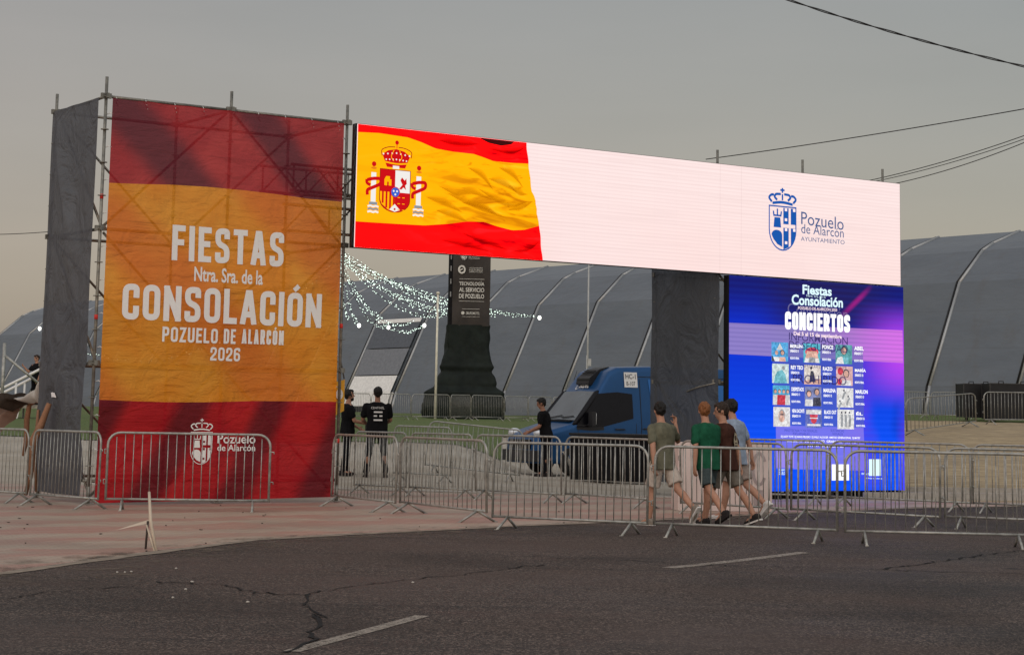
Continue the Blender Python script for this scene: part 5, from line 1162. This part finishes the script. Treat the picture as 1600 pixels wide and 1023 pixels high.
def loft(mb, rings, n=20):
    vs = []; fs = []
    for (c, rx, ry, m) in rings:
        for k in range(n):
            a = 2*math.pi*k/n; ca, sa = math.cos(a), math.sin(a); e = .82
            v = Vector((rx*math.copysign(abs(ca)**e, ca), ry*math.copysign(abs(sa)**e, sa), 0)); vs.append(Vector(c)+(m @ v))
    L = len(rings)
    for i in range(L-1):
        for k in range(n): fs.append((i*n+k, i*n+(k+1) % n, (i+1)*n+(k+1) % n, (i+1)*n+k))
    fs += [tuple(range(n-1, -1, -1)), tuple((L-1)*n+k for k in range(n))]; mb.add(vs, fs)
def person(label, loc, heading, Hgt, legs, arms, head=(0, 0), lean=4, twist=0, skin=SKIN, hair=HAIRB, shirt=None, bottoms=None, long_legs=False, shoe=None, sock=None, build=1., group=None, polo=False, hands=None, beard=False):
    """legs: (thigh pitch, knee flex, out, foot pitch) for left and right; arms: (pitch, out, fore pitch, fore out)"""
    k = Hgt/1.75; root = thing('person', label, 'person', loc, heading, group); root.scale = (k, k, k)
    hips = []; knees = []; ank = []; fdir = []
    for s, (tpch, kn, ab, fp) in zip((-1, 1), legs):
        h = Vector((s*.092, 0, .915)); a, b, o_ = R(tpch), R(tpch-kn), R(ab)
        kn_ = h+Vector((s*math.sin(o_), math.sin(a), -math.cos(a)))*.425; an = kn_+Vector((s*math.sin(o_)*.6, math.sin(b), -math.cos(b)))*.405
        hips.append(h); knees.append(kn_); ank.append(an); fdir.append(Vector((s*.12, math.cos(R(fp)), math.sin(R(fp)))).normalized())
    low = min(min(an.z-.085, (an+f*.17).z-.05) for an, f in zip(ank, fdir)); D = Vector((0, 0, -low))
    hips = [v+D for v in hips]; knees = [v+D for v in knees]; ank = [v+D for v in ank]
    pel = Vector((0, 0, .95))+D; ML = Matrix.Rotation(R(-lean), 3, 'X'); MT = ML @ Matrix.Rotation(R(twist), 3, 'Z')
    T_ = lambda x, y, z: pel+(MT @ Vector((x, y, z-.95)))
    w = build
    rings = [(.84, .145*w, .105*w), (.92, .165*w, .118*w), (1.0, .155*w, .108*w), (1.1, .145*w, .100*w), (1.2, .160*w, .112*w), (1.3, .178*w, .120*w), (1.38, .182*w, .110*w), (1.43, .135*w, .085*w), (1.47, .065, .06)]
    body = MB()
    loft(body, [(T_(0, -.01 if z > 1.2 else 0, z), rx, ry, MT) for z, rx, ry in rings])
    limb(body, T_(0, -.015, 1.43), T_(0, .005, 1.56), .060, .054)
    HM = MT @ Matrix.Rotation(R(head[0]), 3, 'Z') @ Matrix.Rotation(R(head[1]), 3, 'X'); hc = T_(0, .01, 1.635); hp = lambda x, y, z: hc+HM @ Vector((x, y, z))
    body.ell(hp(0, -.008, .02), (.078, .097, .103), 18, 14, HM); body.ell(hp(0, .022, -.045), (.056, .066, .072), 14, 10, HM); body.ell(hp(0, .045, -.088), (.030, .030, .026), 10, 8, HM)
    limb(body, hp(0, .082, .018), hp(0, .104, -.022), .009, .014, 8)
    body.ell(hp(0, .082, -.056), (.024, .012, .010), 8, 6, HM); body.ell(hp(0, .078, .034), (.050, .014, .012), 8, 6, HM)
    for s in (-1, 1): body.ell(hp(s*.076, -.008, -.005), (.012, .020, .032), 8, 6, HM)
    for s, h, kn_, an, f in zip((-1, 1), hips, knees, ank, fdir):
        limb(body, h, kn_, .082*w, .056); mid = kn_.lerp(an, .32)+Vector((0, -.018, 0)); limb(body, kn_, mid, .053, .056); limb(body, mid, an, .055, .036); limb(body, an, an+f*.12+Vector((0, 0, -.045)), .038, .03)
    hands_pos = []
    for s, (ap, ao, fp, fo), spread in zip((-1, 1), arms, hands or ((0, 0), (0, 0))):
        sh = T_(s*.185*w, -.01, 1.385); dirv = lambda p_, o_: MT @ Vector((s*math.sin(R(o_)), math.sin(R(p_))*math.cos(R(o_)), -math.cos(R(p_))*math.cos(R(o_))))
        d1 = dirv(ap, ao); el = sh+d1*.285; d2 = dirv(fp, fo); wr = el+d2*.245
        limb(body, sh, sh.lerp(el, .45), .052*w, .048*w); limb(body, sh.lerp(el, .45), el, .048*w, .039); m_ = el.lerp(wr, .3); limb(body, el, m_, .038, .041); limb(body, m_, wr, .041, .027)
        hands_pos.append((sh, el, wr, d1, d2))
        side = d2.cross(MT @ Vector((0, 1, 0))); side = side.normalized() if side.length > .25 else (MT @ Vector((1, 0, 0))); front = side.cross(d2).normalized()
        if front.y < 0: front = -front
        # palm, then four fingers and a thumb, gently curled
        palm_a, palm_b = wr+d2*.015, wr+d2*.085; inn = -s
        for q in (-.5, .5): limb(body, palm_a+front*.018*q, palm_b+front*.044*q, .017, .016, 8)
        nrm = (MT @ Vector((-s, 0, 0))); nrm = (nrm-d2*nrm.dot(d2)); nrm = nrm.normalized() if nrm.length > .2 else side
        curl0, point = spread
        for i, (q, ln) in enumerate(((1, .070), (.36, .079), (-.3, .073), (-.95, .058))):
            c = R(curl0 if not (point and i == 0) else 3); b_ = palm_b+front*.030*q+d2*.008; dcur = d2; seg = ln/2.6
            for j, fr_ in enumerate((1.1, .85, .65)):
                dcur = (dcur*math.cos(c)+nrm*math.sin(c)).normalized(); nn_ = (nrm-dcur*nrm.dot(dcur)).normalized(); e_ = b_+dcur*seg*fr_; limb(body, b_, e_, .0098-.0006*j, .0094-.0008*j, 7); b_ = e_; nrm_, c = nn_, c
        th0 = palm_a+front*.026+d2*.012; th1 = th0+(front*.7+d2*.6+nrm*.35).normalized()*.038; limb(body, th0, th1, .013, .0105, 7); limb(body, th1, th1+(front*.25+d2*.9+nrm*.3).normalized()*.032, .0105, .0085, 7)
    remeshed(body, 'body', skin, root, .0085, 0, smooth_it=3)
    # hair
    hm = MB(); hm.ell(hp(0, -.020, .032), (.088, .103, .103), 22, 16, HM); hm.ell(hp(0, -.052, -.012), (.066, .056, .066), 14, 10, HM); hm.ell(hp(0, .045, .085), (.058, .045, .034), 14, 8, HM)
    ho = remeshed(hm, 'hair', hair, root, .008, .016, 26, 2)
    em = MB()
    for s in (-1, 1): em.ell(hp(s*.029, .083, .012), (.008, .006, .0045), 8, 6, HM); limb(em, hp(s*.018, .089, .030), hp(s*.042, .081, .031), .0028, .002, 6)
    em.build('eyes', HAIRB, root)
    if beard:
        bm_ = MB(); bm_.ell(hp(0, .034, -.075), (.058, .060, .048), 14, 10, HM); remeshed(bm_, 'beard', hair, root, .008, .004, 40, 2)
    # shirt
    sm_ = MB(); hem = .80 if shirt[1] else .84
    loft(sm_, [(T_(0, -.004, z), rx, ry, MT) for z, rx, ry in [(hem, .188*w, .140*w), (.90, .188*w, .138*w), (1.0, .178*w, .128*w), (1.1, .170*w, .122*w), (1.2, .180*w, .132*w), (1.3, .196*w, .136*w), (1.38, .200*w, .124*w), (1.43, .150*w, .098*w), (1.465, .082, .074)]], 24)
    for (sh, el, wr, d1, d2) in hands_pos: limb(sm_, sh+Vector((0, 0, -.004)), sh+d1*.10, .0635*w, .063*w); limb(sm_, sh+d1*.10, sh+d1*.185, .060*w, .063*w)
    if polo: limb(sm_, T_(0, -.012, 1.45), T_(0, -.004, 1.50), .070, .066)
    so = remeshed(sm_, 'shirt', shirt[0], root, .011, .017, 7, 2)
    # trousers or shorts
    bt = MB(); loft(bt, [(T_(0, 0, z), rx, ry, MT) for z, rx, ry in [(.82, .165*w, .125*w), (.90, .178*w, .132*w), (.98, .168*w, .120*w)]], 24)
    for h, kn_, an in zip(hips, knees, ank):
        if long_legs: limb(bt, h, kn_, .100*w, .072); limb(bt, kn_, an+Vector((0, 0, .02)), .072, .060)
        else:
            e_ = h.lerp(kn_, .82); limb(bt, h, h.lerp(kn_, .3), .098*w, .100*w); rr = (kn_-h).normalized(); bt.tube([h.lerp(kn_, .2), h.lerp(kn_, .5), e_], [.098*w, .098*w, .098*w], 16)
    remeshed(bt, 'trousers' if long_legs else 'shorts', bottoms, root, .011, .014, 9, 2)
    for s, an, f in zip((-1, 1), ank, fdir):
        sh_ = MB(); upf = Vector((0, 0, 1))-f*f.z; upf.normalize(); heel = an-f*.055-upf*.045; toe = an+f*.165-upf*.055
        limb(sh_, heel, heel.lerp(toe, .5), .040, .046); limb(sh_, heel.lerp(toe, .5)-upf*.003, toe, .046, .034); limb(sh_, an-upf*.005, heel+upf*.02, .044, .044)
        o = remeshed(sh_, 'shoe', shoe[0], root, .009, 0, smooth_it=3)
        sl = MB(); sd = f.cross(upf).normalized(); prof = [(-.10, .030), (-.06, .040), (.0, .040), (.07, .047), (.13, .047), (.18, .036), (.20, .015)]
        pts = [(x, y) for x, y in prof]+[(x, -y) for x, y in reversed(prof)]; c_ = an-upf*.088
        vs = [c_+f*x+sd*y for x, y in pts]+[c_+upf*.022+f*x+sd*y for x, y in pts]; n_ = len(pts)
        sl.add(vs, [tuple(range(n_)), tuple(range(2*n_-1, n_-1, -1))]+[(i, (i+1) % n_, (i+1) % n_+n_, i+n_) for i in range(n_)]); sl.build('sole', shoe[1], o)
    return root, T_, MT
OLIVE = fabric('olive_cotton', (.115, .112, .078)); GREEN = fabric('green_cotton', (.012, .075, .040)); BRWN = fabric('brown_cotton', (.050, .022, .016)); PALEB = fabric('pale_blue_cotton', (.24, .29, .36)); BLK = fabric('black_cotton', (.008, .008, .009))
SHW = fabric('stone_shorts', (.40, .34, .29)); SHG = fabric('slate_shorts', (.045, .060, .062)); SHK = fabric('khaki_shorts', (.13, .115, .095)); SHB = fabric('beige_shorts', (.25, .2, .17)); TRB = fabric('black_trousers', (.008, .008, .010))
SOLEW = mat('white_sole', (.55, .53, .5), .7); SHOEW = fabric('white_trainer', (.50, .48, .45)); SHOED = fabric('dark_trainer', (.025, .022, .022)); SHOEG = fabric('grey_trainer', (.20, .17, .14)); SHOER = fabric('brown_shoe', (.13, .045, .03))
GW = 'four youths walking past the barriers'
def foot_at(x, y): return flat(x, y)
# walkers, seen from behind, heading away to the left
person('youth in olive tee and pale shorts raising his right hand, leftmost of four walkers', foot_at(1034, 822), R(42), 1.64, [(14, 8, 2, 0), (-28, 22, 2, -52)], [(-14, 12, -6, 4), (25, 48, 168, 6)], head=(-28, -2), lean=4, hair=HAIRB, shirt=(OLIVE, 1), bottoms=SHW, shoe=(SHOEG, SOLEW), group=GW, hands=((22, 0), (60, 1)), build=1.09)
person('red haired youth in green tee and dark shorts, second of the walkers', foot_at(1104, 822), R(40), 1.645, [(-22, 20, 1, -30), (12, 6, 1, 0)], [(-8, 14, 2, 4), (12, 8, 35, -6)], head=(-32, 0), lean=4, hair=HAIRR, shirt=(GREEN, 1), bottoms=SHG, shoe=(SHOED, SHOED), group=GW, hands=((24, 0), (24, 0)), build=1.10)
r4, T4, MT4 = person('youth in dark brown tee and khaki shorts, third walker, looking left', foot_at(1133, 820), R(58), 1.69, [(24, 8, 1, 4), (-24, 10, 1, -20)], [(10, 8, 30, 0), (-16, 8, -4, 0)], head=(25, -4), lean=5, build=1.07, hair=HAIRD, shirt=(BRWN, 1), bottoms=SHK, shoe=(SHOED, SOLEW), group=GW, hands=((24, 0), (24, 0)))
person('youth in pale blue tee and beige shorts, rightmost walker, half hidden', foot_at(1148, 812), R(50), 1.71, [(12, 4, 1, 0), (-20, 30, 1, -45)], [(6, 8, 25, 0), (-18, 10, -6, 4)], head=(-15, 0), lean=5, build=1.06, hair=HAIRB, shirt=(PALEB, 1), bottoms=SHB, shoe=(SHOEW, SOLEW), group=GW, hands=((24, 0), (24, 0)))
z4 = T4(0, 0, .95).z-.95
F = Flat(lambda u, z, d: T4(u, -.168-d+.10*abs(u)**1.6, z), .0); TP = mat('tee_print', (.30, .26, .18), .8)
F.poly([(-.02, 1.10), (.10, 1.12), (.09, 1.30), (.02, 1.33), (-.03, 1.22)], 0); F.disc(.035, 1.25, .035, 1); F.rect(-.01, 1.13, .08, 1.15, 1); F.rect(0, 1.17, .07, 1.185, 1); F.build('back_print', [TP, mat('tee_print_dark', (.06, .04, .03), .8)], r4)
# guards on the dirt
GG = 'guards in black'
def guard_at(x, Y): p = at(x, 740, Y); return onground(p.x, Y)
person('bearded guard in black beside the banner edge, holding out his arm', guard_at(541, 40.2), R(-75), 1.74, [(3, 2, 4, 0), (-5, 3, 4, 0)], [(10, 8, 60, -10), (22, 4, 78, -14)], head=(6, 6), lean=1, skin=SKIN, hair=HAIRB, shirt=(BLK, 0), bottoms=TRB, long_legs=True, shoe=(SHOED, SHOED), group=GG, hands=((20, 0), (20, 0)), beard=True, build=1.05)
r2, T2, MT2 = person('broad guard in black seen from behind, white lettering on his back', guard_at(587, 39.8), R(6), 1.80, [(2, 2, 8, 0), (-2, 2, 8, 0)], [(16, 14, 62, -24), (14, 10, 74, -20)], head=(2, -2), lean=0, skin=SKIN2, hair=HAIRB, shirt=(BLK, 0), bottoms=TRB, long_legs=True, shoe=(SHOED, SHOED), group=GG, hands=((30, 0), (30, 0)), build=1.16)
BP = mat('white_back_print', (.62, .62, .60), .7)
zoff = T2(0, 0, .95).z-.95
F = Flat(lambda u, z, d: Vector((u, -.176-d+.10*abs(u)**1.6, z+zoff)), .002)
F.text('CENTINEL', -.13, 1.33, .13, 1.375, 0, .01, .0, 1.1)
for z in (1.255, 1.18, 1.10): F.rect(-.075, z, .095, z+.030) if z != 1.18 else (F.rect(-.075, z, -.01, z+.03), F.rect(.035, z, .095, z+.03))
F.build('back_print', BP, r2)
MB().box((-.20, .0, .95+zoff), (.06, .10, .14)).build('belt_pouch', BLACK, r2)
person('man in black tee leaning over the barrier in front of the blue van', guard_at(852, 45), R(84), 1.78, [(4, 2, 4, 0), (-4, 2, 4, 0)], [(24, 10, 72, 4), (16, 8, 78, -6)], head=(4, -6), lean=9, skin=SKIN2, hair=HAIRB, shirt=(BLK, 0), bottoms=TRB, long_legs=True, shoe=(SHOED, SHOED), hands=((24, 0), (24, 0)), build=1.1)
r3, T3, MT3 = person('man in black on the white railed steps holding up a phone', Vector((p0.x+.15, 70, 1.46)), R(150), 1.76, [(2, 2, 5, 0), (-2, 2, 5, 0)], [(6, 8, 20, -8), (36, 10, 140, 18)], head=(-10, -4), lean=1, skin=SKIN, hair=HAIRD, shirt=(BLK, 0), bottoms=TRB, long_legs=True, shoe=(SHOED, SHOED), hands=((24, 0), (50, 0)))
import sys
print('objects', len(bpy.data.objects), file=sys.stderr)
